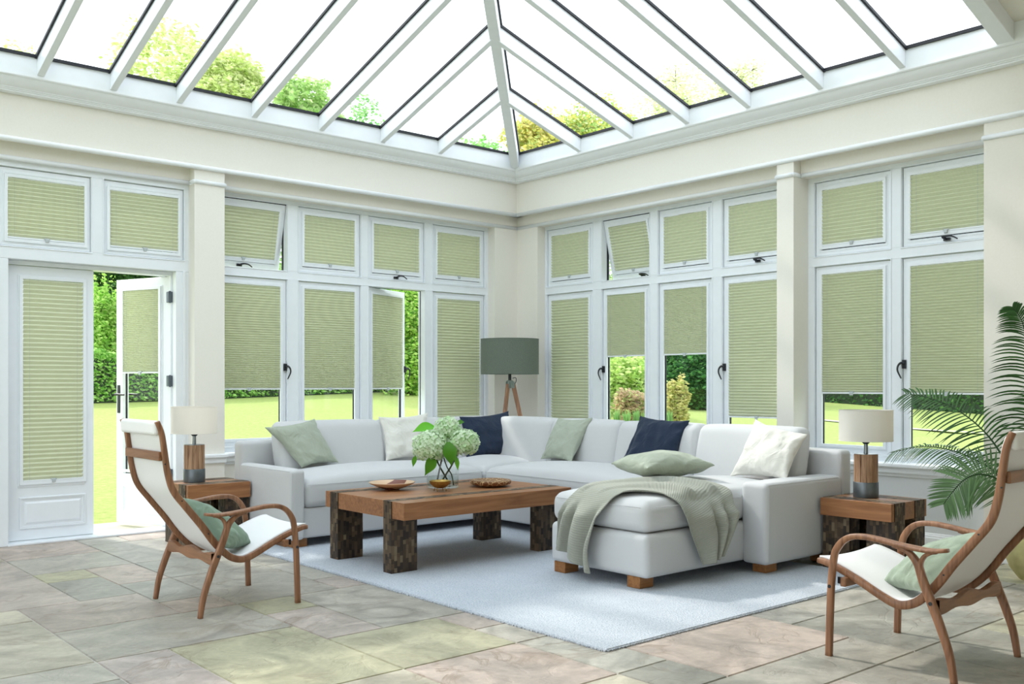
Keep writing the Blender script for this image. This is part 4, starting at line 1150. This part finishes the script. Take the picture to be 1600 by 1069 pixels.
# ------------------------------------------------------------------ bentwood armchairs (local: front = +x)
def build_chair(label):
    t = thing('armchair', label, 'armchair', (0,0,0), local=True)
    W = M['walnut']
    front_arm = [(.295,0),(.290,.16),(.283,.326),(.270,.440),(.252,.485),(.222,.520),(.180,.541),(.120,.547),(.060,.543),(-.02,.533),(-.10,.526),(-.17,.524),(-.235,.533)]
    rear_leg = [(-.262,0),(-.243,.11),(-.207,.217),(-.166,.318),(-.134,.395),(-.112,.460),(-.085,.495),(-.050,.516),(-.005,.528)]
    branch = [(-.140,.385),(-.126,.425),(-.124,.465),(-.138,.496),(-.165,.514),(-.190,.520)]
    prof = [(-.464,1.016),(-.441,.955),(-.426,.86),(-.410,.755),(-.380,.660),(-.312,.570),(-.232,.470),(-.175,.390),(-.121,.328),(-.065,.284),(.0,.268),(.070,.290),(.180,.342),(.273,.380),(.345,.402),(.380,.405)]
    for sg in (-1, 1):
        y = sg*0.305
        P = catmull([(a, y, z) for a, z in front_arm], 5); n = len(P)
        wid = []
        for i in range(n):
            u = i/(n-1)
            wid.append(0.028 + (0.034*max(0, (u-0.42)/0.5) if u < 0.92 else 0.034*(1-(u-0.92)/0.08*0.75)))
        thk = [0.030-0.014*max(0, (i/(n-1)-0.35)/0.65) for i in range(n)]
        m = MB(); m.ribbon(P, wid, thk); m.build('armrest', W, t, smooth=True)
        P = catmull([(a, y, z) for a, z in rear_leg], 5); n = len(P)
        m = MB(); m.ribbon(P, [0.027]*n, [0.025+0.012*math.sin(math.pi*min(1, i/n*1.3)) if i/n < 0.77 else 0.020 for i in range(n)]); m.build('rear_leg', W, t, smooth=True)
        P = catmull([(a, y, z) for a, z in branch], 5); n = len(P)
        m = MB(); m.ribbon(P, 0.026, [0.020-0.006*i/n for i in range(n)]); m.build('arm_brace', W, t, smooth=True)
        # seat and back side frame
        P = catmull([(a, sg*0.252, z) for a, z in prof], 6); n = len(P)
        m = MB(); m.ribbon(P, 0.026, [0.024+0.014*math.sin(math.pi*i/(n-1)) for i in range(n)]); fr = m.build('side_frame', W, t, smooth=True)
        # bolts
        m = MB()
        for (a, z) in ((.285, .310), (-.170, .310)): m.tube([(a, y+sg*0.013, z), (a, y+sg*0.016, z)], 0.008, 12)
        for (a, z) in ((-.428, .80), (-.34, .607), (-.20, .425)): m.tube([(a, sg*0.264, z), (a, sg*0.267, z)], 0.004, 8)
        m.build('bolt', M['black'], fr)
    # rails between the sides
    n = 20; top = []; rows = []
    for i in range(n+1):
        u = -1+2*i/n; y = u*0.292; d = 0.010*math.cos(u*math.pi*2.2)
        rows.append((y, 0.262-d*0.6+0.006, 0.322+d-0.006*abs(u)))
    m = MB()
    for x0, x1 in ((-.196,-.168),):
        P0 = [(x0, y, a) for y, a, b_ in rows]; P1 = [(x0, y, b_) for y, a, b_ in rows]; P2 = [(x1, y, b_) for y, a, b_ in rows]; P3 = [(x1, y, a) for y, a, b_ in rows]
        m.grid([P0, P1, P2, P3], closed_u=True)
    m.build('rear_rail', M['walnutY'], t, bevel=0.003)
    m = MB(); m.box(.222, .250, -.292, .292, .312, .352); m.build('front_rail', M['walnutY'], t, bevel=0.005)
    for sg in (-1, 1):
        m = MB(); m.box(.250, .270, sg*0.272-0.006, sg*0.272+0.006, .32, .350); m.build('bracket', M['black'], t, bevel=0.002)
    m = MB(); m.box(-.452, -.432, -.242, .242, .815, .862); m.build('head_bar', M['walnutY'], t, bevel=0.005)
    # canvas sling
    Q = catmull([(a, 0, z) for a, z in prof], 6)
    rows = []
    def side(i):
        tt = (Q[min(i+1,len(Q)-1)]-Q[max(i-1,0)]).normalized(); return Vector((tt.z, 0, -tt.x))*-1
    ny = 14
    for i in range(3, len(Q)):
        nn = side(i)                                   # towards the sitter
        row = []
        for k in range(ny+1):
            u = -1+2*k/ny; sag = 0.016*(1-u*u)
            row.append(Q[i]+nn*(0.016-sag)+Vector((0, u*0.243, 0)))
        rows.append(row)
    m = MB(); m.grid(rows)
    o = m.build('canvas_sling', M['canvas'], t, smooth=True, recalc=False)
    so = o.modifiers.new('solid', 'SOLIDIFY'); so.thickness = 0.010; so.offset = 0
    # rolled head and front edge
    m = MB(); m.soft(-.478, -.440, -.246, .246, .945, 1.020, r=0.018, n=8); 
    m.build('rolled_head_edge', M['canvas'], t, smooth=True, merge=1e-4)
    return t
c1 = build_chair('bentwood armchair with white canvas seat on the left, in front of the doors')
c1.location = (2.30, 5.12, 0)
c2 = copy_tree(c1); c2.location = (4.18, 2.04, 0); c2.rotation_euler = (0, 0, R(90))
c2['label'] = 'bentwood armchair with white canvas seat at the right edge, in front of the palm'
def place(p, loc, rot):
    c, s = math.cos(rot), math.sin(rot); return (loc[0]+p[0]*c-p[1]*s, loc[1]+p[0]*s+p[1]*c, loc[2]+p[2])
PC = [(-.085,-.205,.345),(.150,-.120,.325),(-.060,.235,.480),(-.300,.130,.610)]
PC = [(-.110,-.190,.372),(.135,-.135,.330),(.080,.215,.385),(-.262,.150,.600)]
PC = [(-.065,-.215,.335),(.140,-.07,.315),(-.050,.215,.460),(-.275,.035,.600)]
pillow([place(p, (2.30,5.12,0), 0) for p in PC], 0.17, M['sage2'], 'green linen cushion slumped on the seat of the left armchair', 8, pinch=0.05)
PC2 = [(-.075,.215,.335),(.150,.10,.315),(.000,-.215,.460),(-.275,-.035,.590)]
pillow([place(p, (4.18,2.04,0), R(90)) for p in PC2], 0.17, M['sage3'], 'sage linen cushion slumped on the seat of the right armchair', 9, pinch=0.05)

# ------------------------------------------------------------------ things on the coffee table
ZT = 0.4695
t = thing('glass_vase', 'clear cylindrical glass vase with a little water on the coffee table', 'vase', (4.145, 5.560, ZT), local=True)
m = MB(); R0 = 0.116
m.lathe([(0,0.001),(R0-0.006,0.001),(R0,0.006),(R0,0.285),(R0-0.002,0.288),(R0-0.004,0.285),(R0-0.005,0.020),(R0-0.012,0.014),(0,0.014)], n=64)
m.build('glass_body', M['vase'], t, autosm=40)
m = MB(); m.lathe([(0,0.0145),(R0-0.013,0.0145),(R0-0.0055,0.021),(R0-0.0055,0.078),(0,0.078)], n=64); m.build('water', M['water'], t, autosm=40)

rtv = Vector((0.757, -0.653, 0)); fwv = Vector((0.653, 0.757, 0))
def leaf_blade(m, base, tip, width, nrm, col, droop=0.0, n=8):
    base, tip, nrm = Vector(base), Vector(tip), Vector(nrm).normalized()
    d = tip-base; sd = d.cross(nrm).normalized(); P = []
    for i in range(n+1):
        u = i/n; w = width*0.5*(math.sin(math.pi*min(1, u*0.93+0.05))**0.8)*(1-u**4)
        c = base+d*u+nrm*(math.sin(u*math.pi)*0.12*d.length)-Vector((0,0,1))*droop*u*u
        P.append([c+sd*(-w)+nrm*w*0.25, c, c+sd*w+nrm*w*0.25])
    m.grid(P, col=col)
def hydrangea(center, r, stemfoot, label, leaves, seed):
    random.seed(seed)
    c = Vector(center); t = thing('hydrangea', label, 'flower', tuple(Vector(stemfoot)), 'white-green hydrangea stems in the vase')
    m = MB(); nf = int(230*(r/0.11)**2)
    for k in range(nf):
        z = 1-2*(k+0.5)/nf; a = k*2.39996
        d = Vector((math.sqrt(1-z*z)*math.cos(a), math.sqrt(1-z*z)*math.sin(a), z))
        if z < -0.86: continue
        rr = r*(0.90+0.13*random.random())*(1+0.06*noise.noise(d*2.5+Vector((seed,0,0))))
        p = c+Vector((d.x, d.y, d.z*0.88))*rr
        x = d.cross(Vector((random.random()-.5,random.random()-.5,random.random()-.5))).normalized()
        dj = (d+Vector((random.gauss(0,.28),random.gauss(0,.28),random.gauss(0,.28)))).normalized(); x = (x-dj*x.dot(dj)).normalized(); y = dj.cross(x)
        s = random.uniform(0.011, 0.0145); g = random.uniform(0.88, 1.05)
        base = lin((226, 242, 212)) if random.random() < 0.7 else lin((206, 234, 186))
        col = tuple(min(0.95, v*g) for v in base[:3])
        for q in range(4):
            a2 = q*math.pi/2; u = x*math.cos(a2)+y*math.sin(a2); v = dj.cross(u)
            m.add([p, p+u*s*0.55+v*s*0.62+dj*s*0.10, p+u*s*1.2+v*s*0.30+dj*s*0.36, p+u*s*1.2-v*s*0.30+dj*s*0.36, p+u*s*0.55-v*s*0.62+dj*s*0.10],
                  [(0,1,2,3,4)], col)
    m.build('flower_head', M['petal'], t, recalc=False)
    b = MB(); b.soft(c.x-r*0.74, c.x+r*0.74, c.y-r*0.74, c.y+r*0.74, c.z-r*0.64, c.z+r*0.64, r=r*0.7, n=3)
    b.c = [lin((178, 212, 150))[:3]]*len(b.f); b.build('flower_core', M['petal'], t, smooth=True, merge=1e-4)
    f = Vector(stemfoot); s = MB(); mid = f.lerp(c, 0.5)+Vector((0,0,-0.01))
    s.tube(catmull([f, f.lerp(mid,0.6)+Vector((0.004,0.006,0)), mid, c], 5), [0.0062]*16, 8)
    s.build('stem', M['darkstem'], t, smooth=True)
    for (bs, tp, w, nr, dr, cl) in leaves:
        l = MB(); leaf_blade(l, bs, tp, w, nr, lin(cl)[:3], dr); l.build('leaf', M['gleaf'], t, smooth=True, recalc=False)
V0 = Vector((4.145, 5.560, ZT))
def vp(r_, f_, z_): return tuple(V0+rtv*r_+fwv*f_+Vector((0,0,z_-ZT)))
hydrangea(vp(-0.085,-0.06,0.765), 0.125, vp(0.05,0.02,ZT+0.02), 'large pale green hydrangea head, lowest on the left of the bouquet',
    [(vp(-0.05,-0.12,0.70), vp(-0.115,-0.16,0.575), 0.085, (-0.3,-0.8,0.25), 0.01, (84,140,30)), (vp(-0.19,-0.05,0.70), vp(-0.205,-0.08,0.62), 0.035, (-.5,-.7,0.2), 0, (96,160,40))], 3)
hydrangea(vp(0.028,0.045,0.880), 0.100, vp(-0.045,0.02,ZT+0.02), 'pale green hydrangea head at the top of the bouquet',
    [(vp(-0.06,0.02,0.90), vp(-0.215,-0.03,0.875), 0.085, (-0.3,-0.7,0.6), 0.01, (104,190,36)), (vp(0.09,0.03,0.925), vp(0.155,0.02,0.935), 0.04, (-0.2,-0.8,0.5), 0.0, (66,122,30))], 5)
hydrangea(vp(0.152,-0.015,0.790), 0.110, vp(-0.02,-0.04,ZT+0.02), 'pale green hydrangea head on the right of the bouquet',
    [(vp(0.045,-0.10,0.80), vp(0.070,-0.14,0.635), 0.105, (-0.45,-0.75,0.15), 0.0, (78,136,28)), (vp(0.10,-0.10,0.70), vp(0.115,-0.12,0.60), 0.035, (-.4,-.7,0.1), 0, (110,176,50))], 9)
s = MB()
hs = thing('flower_stem', 'bare cut stem leaning right inside the vase', 'stem', vp(0.075,-0.01,ZT+0.018))
s.tube(catmull([vp(0.078,-0.01,ZT+0.018), vp(0.065,-0.01,ZT+0.09), vp(0.03,-0.01,ZT+0.15), vp(0.0,0.0,ZT+0.24)], 5), 0.0045, 8); s.build('stem', M['darkstem'], hs, smooth=True)

random.seed(21)
m = MB(); m.lathe([(0,0.006),(0.045,0.004),(0.05,0.000),(0.056,0.004),(0.10,0.018),(0.150,0.040),(0.162,0.050),(0.160,0.053),(0.145,0.045),(0.10,0.026),(0.05,0.014),(0,0.012)], n=72)
o = m.build('plate', M['plate'], None, (0,0,0), autosm=50); o.location = (3.800, 5.690, ZT)
tag(o, 'shallow glazed plate with cream and maroon patches, left on the coffee table', 'plate')
m = MB(); m.lathe([(0,0.004),(0.07,0.0),(0.10,0.004),(0.138,0.016),(0.150,0.030),(0.151,0.040),(0.146,0.046),(0.125,0.044),(0.08,0.036),(0,0.032)], n=72)
for i, v in enumerate(m.v):
    a = math.atan2(v[1], v[0]); r_ = math.hypot(v[0], v[1])
    k = 1+0.018*math.sin(a*14)*(r_ > 0.12); m.v[i] = (v[0]*k, v[1]*k, v[2])
o = m.build('dish', M['carved'], None, (0,0,0), autosm=50); o.location = (4.462, 5.408, ZT)
tag(o, 'round carved brown wooden dish with pale cell pattern on the coffee table', 'dish')
t = thing('footed_bowl', 'small hammered gold bowl on tiny feet in front of the vase', 'bowl', (3.985, 5.375, ZT), local=True)
m = MB(); m.lathe([(0,0.020),(0.025,0.022),(0.05,0.034),(0.068,0.052),(0.076,0.072),(0.074,0.073),(0.065,0.055),(0.047,0.038),(0.022,0.027),(0,0.025)], n=48)
m.build('bowl_body', M['gold'], t, autosm=50)
for k in range(4):
    a = k*math.pi/2+0.5; m = MB(); m.tube([(0.038*math.cos(a),0.038*math.sin(a),0.030),(0.046*math.cos(a),0.046*math.sin(a),0.0)], [0.003,0.002], 8); m.build('leg', M['gold'], t, smooth=True)

# ------------------------------------------------------------------ potted palm
def build_palm():
    random.seed(33)
    px, py = 6.36, 2.41
    t = thing('potted_palm', 'potted palm with long arching fronds by the right wall, behind the armchair', 'plant', (px, py, 0))
    m = MB(); m.lathe([(0,0.0),(0.095,0.0),(0.105,0.01),(0.150,0.07),(0.175,0.135),(0.172,0.185),(0.140,0.232),(0.110,0.252),(0.108,0.262),(0.128,0.285),(0.130,0.295),(0.120,0.295),(0.098,0.262),(0.10,0.24),(0.0,0.24)], (px,py,0), n=56)
    m.build('urn', M['urn'], t, autosm=45, label='rounded yellow-green stone urn')
    m = MB(); m.lathe([(0.0,0.262),(0.104,0.262)], (px,py,0), n=30); m.build('soil', M['soil'], t)
    def S(Y, z, X): k = X/6.2; return (X, Y*k, 1.2+(z-1.2)*k)
    base = (px, py, 0.26)
    F = [ # rachis control points, leaflet length, count
      ([base, (6.45,2.46,0.74), (6.46,2.475,1.12), (6.46,2.495,1.40), (6.45,2.53,1.60), (6.44,2.585,1.70)], 0.36, 46),
      ([base, (6.36,2.48,0.50), S(2.572,0.80,6.42), S(2.70,0.95,6.44), S(2.86,1.06,6.46), S(3.02,1.12,6.48), S(3.17,1.145,6.48)], 0.27, 36),
      ([base, (6.34,2.50,0.46), S(2.60,0.665,6.36), S(2.75,0.745,6.40), S(2.91,0.790,6.44), S(3.07,0.795,6.46), S(3.27,0.745,6.46)], 0.22, 44),
      ([base, (6.22,2.46,0.45), S(2.55,0.600,6.02), S(2.68,0.640,5.96), S(2.78,0.600,5.92), S(2.86,0.510,5.90), S(2.915,0.430,5.90)], 0.25, 40),
      ([base, (6.36,2.36,0.7), (6.40,2.26,1.1), (6.42,2.10,1.45), (6.40,1.90,1.62), (6.36,1.72,1.60)], 0.28, 28),
      ([base, (6.30,2.30,0.6), (6.22,2.12,0.95), (6.10,1.90,1.15), (5.95,1.68,1.15)], 0.26, 26),
      ([base, (6.44,2.32,0.6), (6.52,2.15,0.9), (6.56,1.95,1.05), (6.56,1.75,1.0)], 0.24, 24),
      ([base, (6.30,2.42,0.6), (6.16,2.38,0.90), (6.04,2.30,1.12), (5.90,2.22,1.22)], 0.24, 24),
    ]
    for fi, (pts, LL, cnt) in enumerate(F):
        Q = catmull(pts, 12); n = len(Q)
        m = MB()
        gcol = lin((46, 78, 40))[:3]
        m.tube(Q, [0.008-0.0062*i/n for i in range(n)], 7, col=gcol)
        i0 = int(n*0.24)
        for k in range(cnt):
            u = k/(cnt-1); idx = i0+(n-2-i0)*u; a = int(idx); fr = idx-a
            p = Q[a].lerp(Q[min(a+1,n-1)], fr); tg = (Q[min(a+2,n-1)]-Q[max(a-1,0)]).normalized()
            up = {0: Vector((-0.65,-0.76,0.2)), 1: Vector((-0.75,-0.3,0.6)), 2: Vector((-0.45,-0.2,0.85)), 3: Vector((-0.92,-0.35,0.25))}.get(fi, Vector((0,0,1)) if abs(tg.z) < 0.85 else Vector((-0.65,-0.76,0.2)))
            sd = tg.cross(up).normalized(); nu = sd.cross(tg).normalized()
            L = LL*(0.55+0.5*math.sin(math.pi*min(1,u*0.8+0.15)))*(1-(0.62 if fi == 0 else 0.4)*u)*random.uniform(0.92,1.06)
            for sg in (-1, 1):
                d = (sd*sg*0.95+tg*(0.34+0.6*u*u)+nu*0.06+Vector((random.gauss(0,.05),random.gauss(0,.05),random.gauss(0,.05)))).normalized()
                w = 0.0062; P = []; ns = 6
                sidev = d.cross(nu).normalized()
                for j in range(ns+1):
                    s_ = j/ns; c = p+d*L*s_+Vector((0,0,-1))*((0.40, 0.34, 0.45, 0.18, 0.4, 0.4, 0.4, 0.4)[fi]*L*s_*s_)
                    ww = w*(math.sin(math.pi*(0.12+0.88*s_))**0.6 if s_ < 1 else 0.02)
                    P.append([c-sidev*ww-nu*ww*0.3, c, c+sidev*ww-nu*ww*0.3])
                g = random.uniform(0.75, 1.25); cc = lin((58, 94, 50) if fi != 3 else (104,138,92))
                m.grid(P, col=tuple(v*g for v in cc[:3]))
        m.build('frond', M['gleaf'], t, recalc=False, smooth=True)
build_palm()

# ------------------------------------------------------------------ garden
def gz(x, y): return -0.035+0.058*max(0, y-9.2)+0.020*max(0, x-8.6)
def build_ground():
    m = MB(); xs = [-24+2*i for i in range(12)]+[-1.2+0.0, 0, 2, 4, 6, 7.22]+[8, 9, 10, 12, 14, 16, 18, 20]+[24+6*i for i in range(12)]
    ys = [-12, -8, -4, -1.9, 0, 2, 4, 6, 8.14, 9, 9.2, 10, 12, 14, 16, 18, 20, 24]+[30+6*i for i in range(12)]
    xs = sorted(set(xs)); 
    vs = [(x, y, gz(x, y)) for x in xs for y in ys]; ny = len(ys); fs = []
    for i in range(len(xs)-1):
        for j in range(ny-1):
            cx, cy = (xs[i]+xs[i+1])/2, (ys[j]+ys[j+1])/2
            if -1.2 < cx < 7.22 and -1.9 < cy < 8.14: continue
            fs.append((i*ny+j, (i+1)*ny+j, (i+1)*ny+j+1, i*ny+j+1))
    m.add(vs, fs); o = m.build('lawn', M['lawn'], None, (0,0,0)); o['kind'] = 'structure'
    m = MB(); m.box(-1.0, 7.3, 8.13, 8.78, -0.09, -0.012); o = m.build('patio', M['patio'], None, (0,0,0)); o['kind'] = 'structure'
    m = MB()
    P = [[(20.0+0.02*(y-8)**2*0.05+k*0.35, y, gz(20, y)+0.02) for k in (0, 1)] for y in range(-10, 26, 2)]
    m.grid(P); o = m.build('garden_path', M['patio'], None, (0,0,0)); o['kind'] = 'structure'
build_ground()

def rdir():
    z = random.uniform(-1, 1); a = random.uniform(0, 2*math.pi); s = math.sqrt(1-z*z); return Vector((s*math.cos(a), s*math.sin(a), z))
def add_leaf(m, p, size, col, up=0.3):
    d = rdir(); x = d.cross(Vector((0.3,0.2,0.9))).normalized(); y = d.cross(x)
    s = size*random.uniform(0.7, 1.3)
    m.add([p-x*s, p+y*s*0.55, p+x*s, p-y*s*0.55], [(0,1,2,3)], col)
def blob_leaves(m, blobs, n, size, cols, shell=0.55):
    tot = sum(b[1]**2 for b in blobs)
    for (c, r, sq) in blobs:
        for k in range(int(n*r*r/tot)):
            d = rdir(); rr = r*(shell+(1-shell)*random.random()**0.5)
            p = Vector(c)+Vector((d.x, d.y, d.z*sq))*rr*(1+0.55*noise.noise(d*3+Vector(c))+0.25*noise.noise(d*8+Vector(c)))
            cc = random.choice(cols); g = random.uniform(0.75, 1.2)
            add_leaf(m, p, size, tuple(min(0.95, v*g) for v in cc))
def at(px, py, fd):
    r_ = (px-800)/1513*fd; return (fwv.x*fd+rtv.x*r_, fwv.y*fd+rtv.y*r_, 1.2+(602-py)/1513*fd)
def tree(name, label, px, ytop, wpx, fd, cols, n=5000, leaf=0.16, conifer=False, seed=0, sparse=False, group=None):
    random.seed(seed); x, y, zt = at(px, ytop, fd); gx = gz(x, y); r = wpx/1513*fd/2
    t = thing(name, label, 'tree', (x, y, gx), group)
    H = zt-gx; blobs = []
    if conifer:
        for k in range(22):
            u = k/21; q = r*(1.0*(1-u)**0.6+0.10); a = random.uniform(0, 6.28)
            blobs.append(((x+0.35*q*math.cos(a), y+0.35*q*math.sin(a), gx+H*(0.10+0.87*u)), q*0.8, 0.8))
    else:
        blobs.append(((x, y, zt-r*0.75), r*0.72, 0.95))
        for k in range(13):
            a = random.uniform(0, 6.28); q = random.uniform(0.4, 0.9)*r
            blobs.append(((x+q*math.cos(a), y+q*math.sin(a), zt-r*random.uniform(0.7, 1.9)), r*random.uniform(0.32, 0.5), 0.85))
    m = MB(); blob_leaves(m, blobs, n, leaf, [lin(c)[:3] for c in cols], 0.35 if sparse else 0.6)
    m.build('crown', M['leaf'], t, recalc=False)
    s = MB(); s.tube([(x, y, gx-0.1), (x+0.05*r, y, gx+H*0.35), (x, y, zt-r*0.9)], [r*0.09+0.05, r*0.07+0.03, 0.04], 9)
    for b in blobs[1:]:
        a0 = Vector((x, y, gx+H*random.uniform(0.3, 0.55))); c = Vector(b[0])
        if conifer: continue
        s.tube(catmull([a0, a0.lerp(c, 0.5)+rdir()*r*0.06, c], 3), [r*0.035+0.02, r*0.03+0.015, r*0.022+0.012, r*0.018+0.01, 0.015, 0.012, 0.01], 6)
        if sparse:
            for _ in range(7):
                s.tube([c, c+rdir()*b[1]*0.9], [0.014, 0.006], 4)
    s.build('trunk', M['bark'], t, smooth=True)
    return t
LIME = [(222,232,166),(234,238,186),(196,216,130)]; GREEN = [(192,220,146),(214,232,172),(160,200,116)]; DARK = [(72,116,54),(100,146,70),(54,96,44)]
YEL = [(232,226,130),(220,218,120),(196,210,130),(238,222,150)]; PALE = [(226,234,186),(214,226,176),(234,232,200)]
TG = 'trees beyond the lawn seen through the glass roof'
tree('garden_tree', 'small yellow-green treetop at the far left edge of the glass roof', 22, 68, 130, 38, LIME, 7000, 0.085, seed=1, group=TG)
tree('garden_tree', 'broad tall lime-green tree seen through the left side of the roof', 262, 32, 230, 36, LIME, 24000, 0.10, seed=2, group=TG)
tree('garden_tree', 'rounded lime tree just right of the tallest one, through the roof', 362, 76, 130, 31, LIME, 16000, 0.08, seed=3, group=TG)
tree('garden_tree', 'loose green tree between the round lime tree and the conifer', 470, 116, 120, 29, GREEN, 13000, 0.085, seed=4, group=TG)
tree('conifer', 'narrow feathery green conifer seen through the roof glass', 562, 136, 200, 34.5, [(160,206,140),(186,220,160),(130,188,116)], 26000, 0.075, conifer=True, seed=5, group=TG)
tree('garden_tree', 'low green treetop just left of the hip bar', 752, 212, 130, 36, [(150,206,120),(170,216,140)], 9000, 0.085, seed=6, group=TG)
tree('garden_tree', 'yellow autumn tree just right of the hip bar', 848, 166, 120, 33, YEL, 8000, 0.075, seed=7, sparse=True, group=TG)
tree('garden_tree', 'sparse yellow-green tree, second right of the hip bar', 938, 142, 120, 38, YEL+GREEN, 7500, 0.08, seed=8, sparse=True, group=TG)
tree('garden_tree', 'pale open-branched tree through the middle of the right roof slope', 1075, 86, 150, 42, PALE, 5200, 0.075, seed=9, sparse=True, group=TG)
tree('garden_tree', 'faint pale treetop farthest right through the roof', 1160, 80, 90, 50, PALE, 3000, 0.08, seed=10, sparse=True, group=TG)

def hedge(label, p0, p1, h, depth, cols, n, leaf, seed, name='hedge'):
    random.seed(seed); p0 = Vector((p0[0], p0[1], 0)); p1 = Vector((p1[0], p1[1], 0)); d = (p1-p0); L = d.length; d.normalize(); sd = Vector((d.y, -d.x, 0))
    t = thing(name, label, 'hedge', (p0.x, p0.y, gz(p0.x, p0.y)))
    c = MB(); k = 14; P0, P1, P2, P3 = [], [], [], []
    for i in range(k+1):
        q = p0+d*L*i/k; z = gz(q.x, q.y)
        for P, (s_, zz) in zip((P0,P1,P2,P3), ((-1,-.1),(-1,h-0.15),(1,h-0.15),(1,-.1))): P.append(q+sd*s_*(depth/2-0.12)+Vector((0,0,z+zz)))
    c.grid([P0,P1,P2,P3], closed_u=True)
    c.build('inner_growth', M['darkstem'], t, recalc=False)
    m = MB(); cl = [lin(c_)[:3] for c_ in cols]
    for _ in range(n):
        u = random.random()*L; q = p0+d*u; z = gz(q.x, q.y); face = random.random()
        bump = 0.16*noise.noise(Vector((u*0.9, seed, 0)))
        if face < 0.62: p = q+sd*random.choice((-1,1))*(depth/2-random.random()*0.16+bump*0.5)+Vector((0,0,z+random.random()*(h+bump)))
        else: p = q+sd*random.uniform(-1,1)*depth/2+Vector((0,0,z+h+bump-random.random()**2*0.25))
        cc = random.choice(cl); g = random.uniform(0.7, 1.25); add_leaf(m, p, leaf, tuple(min(0.9, v*g) for v in cc))
    m.build('foliage', M['leaf'], t, recalc=False)
    return t
hedge('clipped bright green hedge across the far lawn, seen through the open door', (1.0, 23.2), (20, 25.6), 1.15, 1.6, [(150,204,100),(178,220,124),(112,170,72),(190,226,140)], 60000, 0.05, 41)
hedge('dark clipped hedge along the far side of the right lawn', (27.2, -4), (26.6, 22), 2.3, 1.8, [(84,136,66),(112,164,86),(60,108,52)], 50000, 0.06, 42)
def bush(label, px, ytop, ybase, wpx, fd, cols, n, leaf, seed, name='shrub', cat='shrub'):
    random.seed(seed); x, y, zt = at(px, ytop, fd); g0 = gz(x, y); r = wpx/1513*fd/2; H = zt-g0
    t = thing(name, label, cat, (x, y, g0)); blobs = [((x, y, g0+H*0.45), max(r*0.8, 0.05), H*0.5/max(r*0.8, 0.05))]
    for k in range(7):
        a = random.uniform(0, 6.28); q = r*random.uniform(0.25, 0.6); rr = r*random.uniform(0.35, 0.5)
        blobs.append(((x+q*math.cos(a), y+q*math.sin(a), g0+max(rr*0.6, H*random.uniform(0.25, 0.8)-rr*0.2)), rr, min(1.0, H*0.5/rr)))
    m = MB(); blob_leaves(m, blobs, n, leaf, [lin(c)[:3] for c in cols], 0.5); m.build('foliage', M['leaf'], t, recalc=False)
    s = MB()
    for b in blobs: s.tube([(x, y, g0-0.05), tuple(Vector((x,y,g0)).lerp(Vector(b[0]),0.6)), b[0]], [0.05,0.035,0.015], 6)
    s.build('stems', M['bark'], t, smooth=True)
    return t
# beyond the hedge, through the door and the open casement
bush('dark broad evergreen tree behind the hedge, through the open door', 240, 330, 620, 260, 31.0, DARK, 42000, 0.08, 51, 'evergreen_tree', 'tree')
bush('bright feathery yew behind the hedge at the left of the open doorway', 160, 432, 620, 70, 25.6, [(184,224,116),(206,234,140),(140,192,84)], 16000, 0.055, 52, 'yew_tree', 'tree')
bush('leafy bright green laurel behind the casement window that stands open', 640, 430, 600, 110, 28.0, [(196,230,120),(214,238,146),(164,212,96),(110,164,66)], 30000, 0.06, 53, 'laurel_tree', 'tree')
bush('green shrub glimpsed beside the tilted-open top window on the left', 440, 380, 605, 60, 29.5, GREEN, 12000, 0.06, 54)
# right lawn
bush('dark glossy bush on the lawn behind the dense blind third from the room corner', 1088, 540, 616, 130, 25.5, [(66,120,60),(96,152,78),(44,92,46)], 30000, 0.055, 61)
bush('pale lime shrub behind the half-raised blind second from the room corner', 985, 548, 630, 110, 22.5, [(206,226,140),(222,234,164),(170,204,110)], 13000, 0.06, 62)
bush('golden leafy shrub at the edge of the dark bush on the right lawn', 1060, 585, 632, 42, 20.4, [(222,212,150),(208,200,130),(186,194,116)], 4500, 0.045, 63)
bush('low pinkish shrub in front of the pale lime one', 985, 606, 634, 60, 20.9, [(216,186,156),(200,176,146),(190,200,136)], 3500, 0.045, 64)
bush('green bush seen in the gap of the tilted-open window on the right', 955, 395, 605, 70, 30, GREEN, 12000, 0.06, 65)
random.seed(71)
for k, px in enumerate((950, 965, 980, 995, 1010, 1046)):
    x, y, _ = at(px, 600, 19.7+0.2*(k % 2)); g0 = gz(x, y); m = MB()
    for _ in range(46):
        a = random.uniform(0, 6.28); q = random.random()*0.06; L = random.uniform(0.22, 0.40); ln = Vector((math.cos(a), math.sin(a), 0))*random.uniform(0.01, 0.05)
        b0 = Vector((x+q*math.cos(a), y+q*math.sin(a), g0)); sd = Vector((-math.sin(a), math.cos(a), 0))*0.011; g = random.uniform(0.8, 1.2)
        m.add([b0-sd, b0+sd, b0+ln*0.5+sd+Vector((0,0,L*0.6)), b0+ln*1.4+Vector((0,0,L)), b0+ln*0.5-sd+Vector((0,0,L*0.6))], [(0,1,2,3,4)], tuple(v*g for v in lin((150,190,120))[:3]))
    o = m.build('iris_plant', M['leaf'], None, (x, y, g0), recalc=False)
    tag(o, 'pale green clump of upright iris leaves at the foot of the garden shrubs', 'plant', 'iris clumps along the shrub border')
for o in bpy.data.objects:
    if '_o' in o: del o['_o']
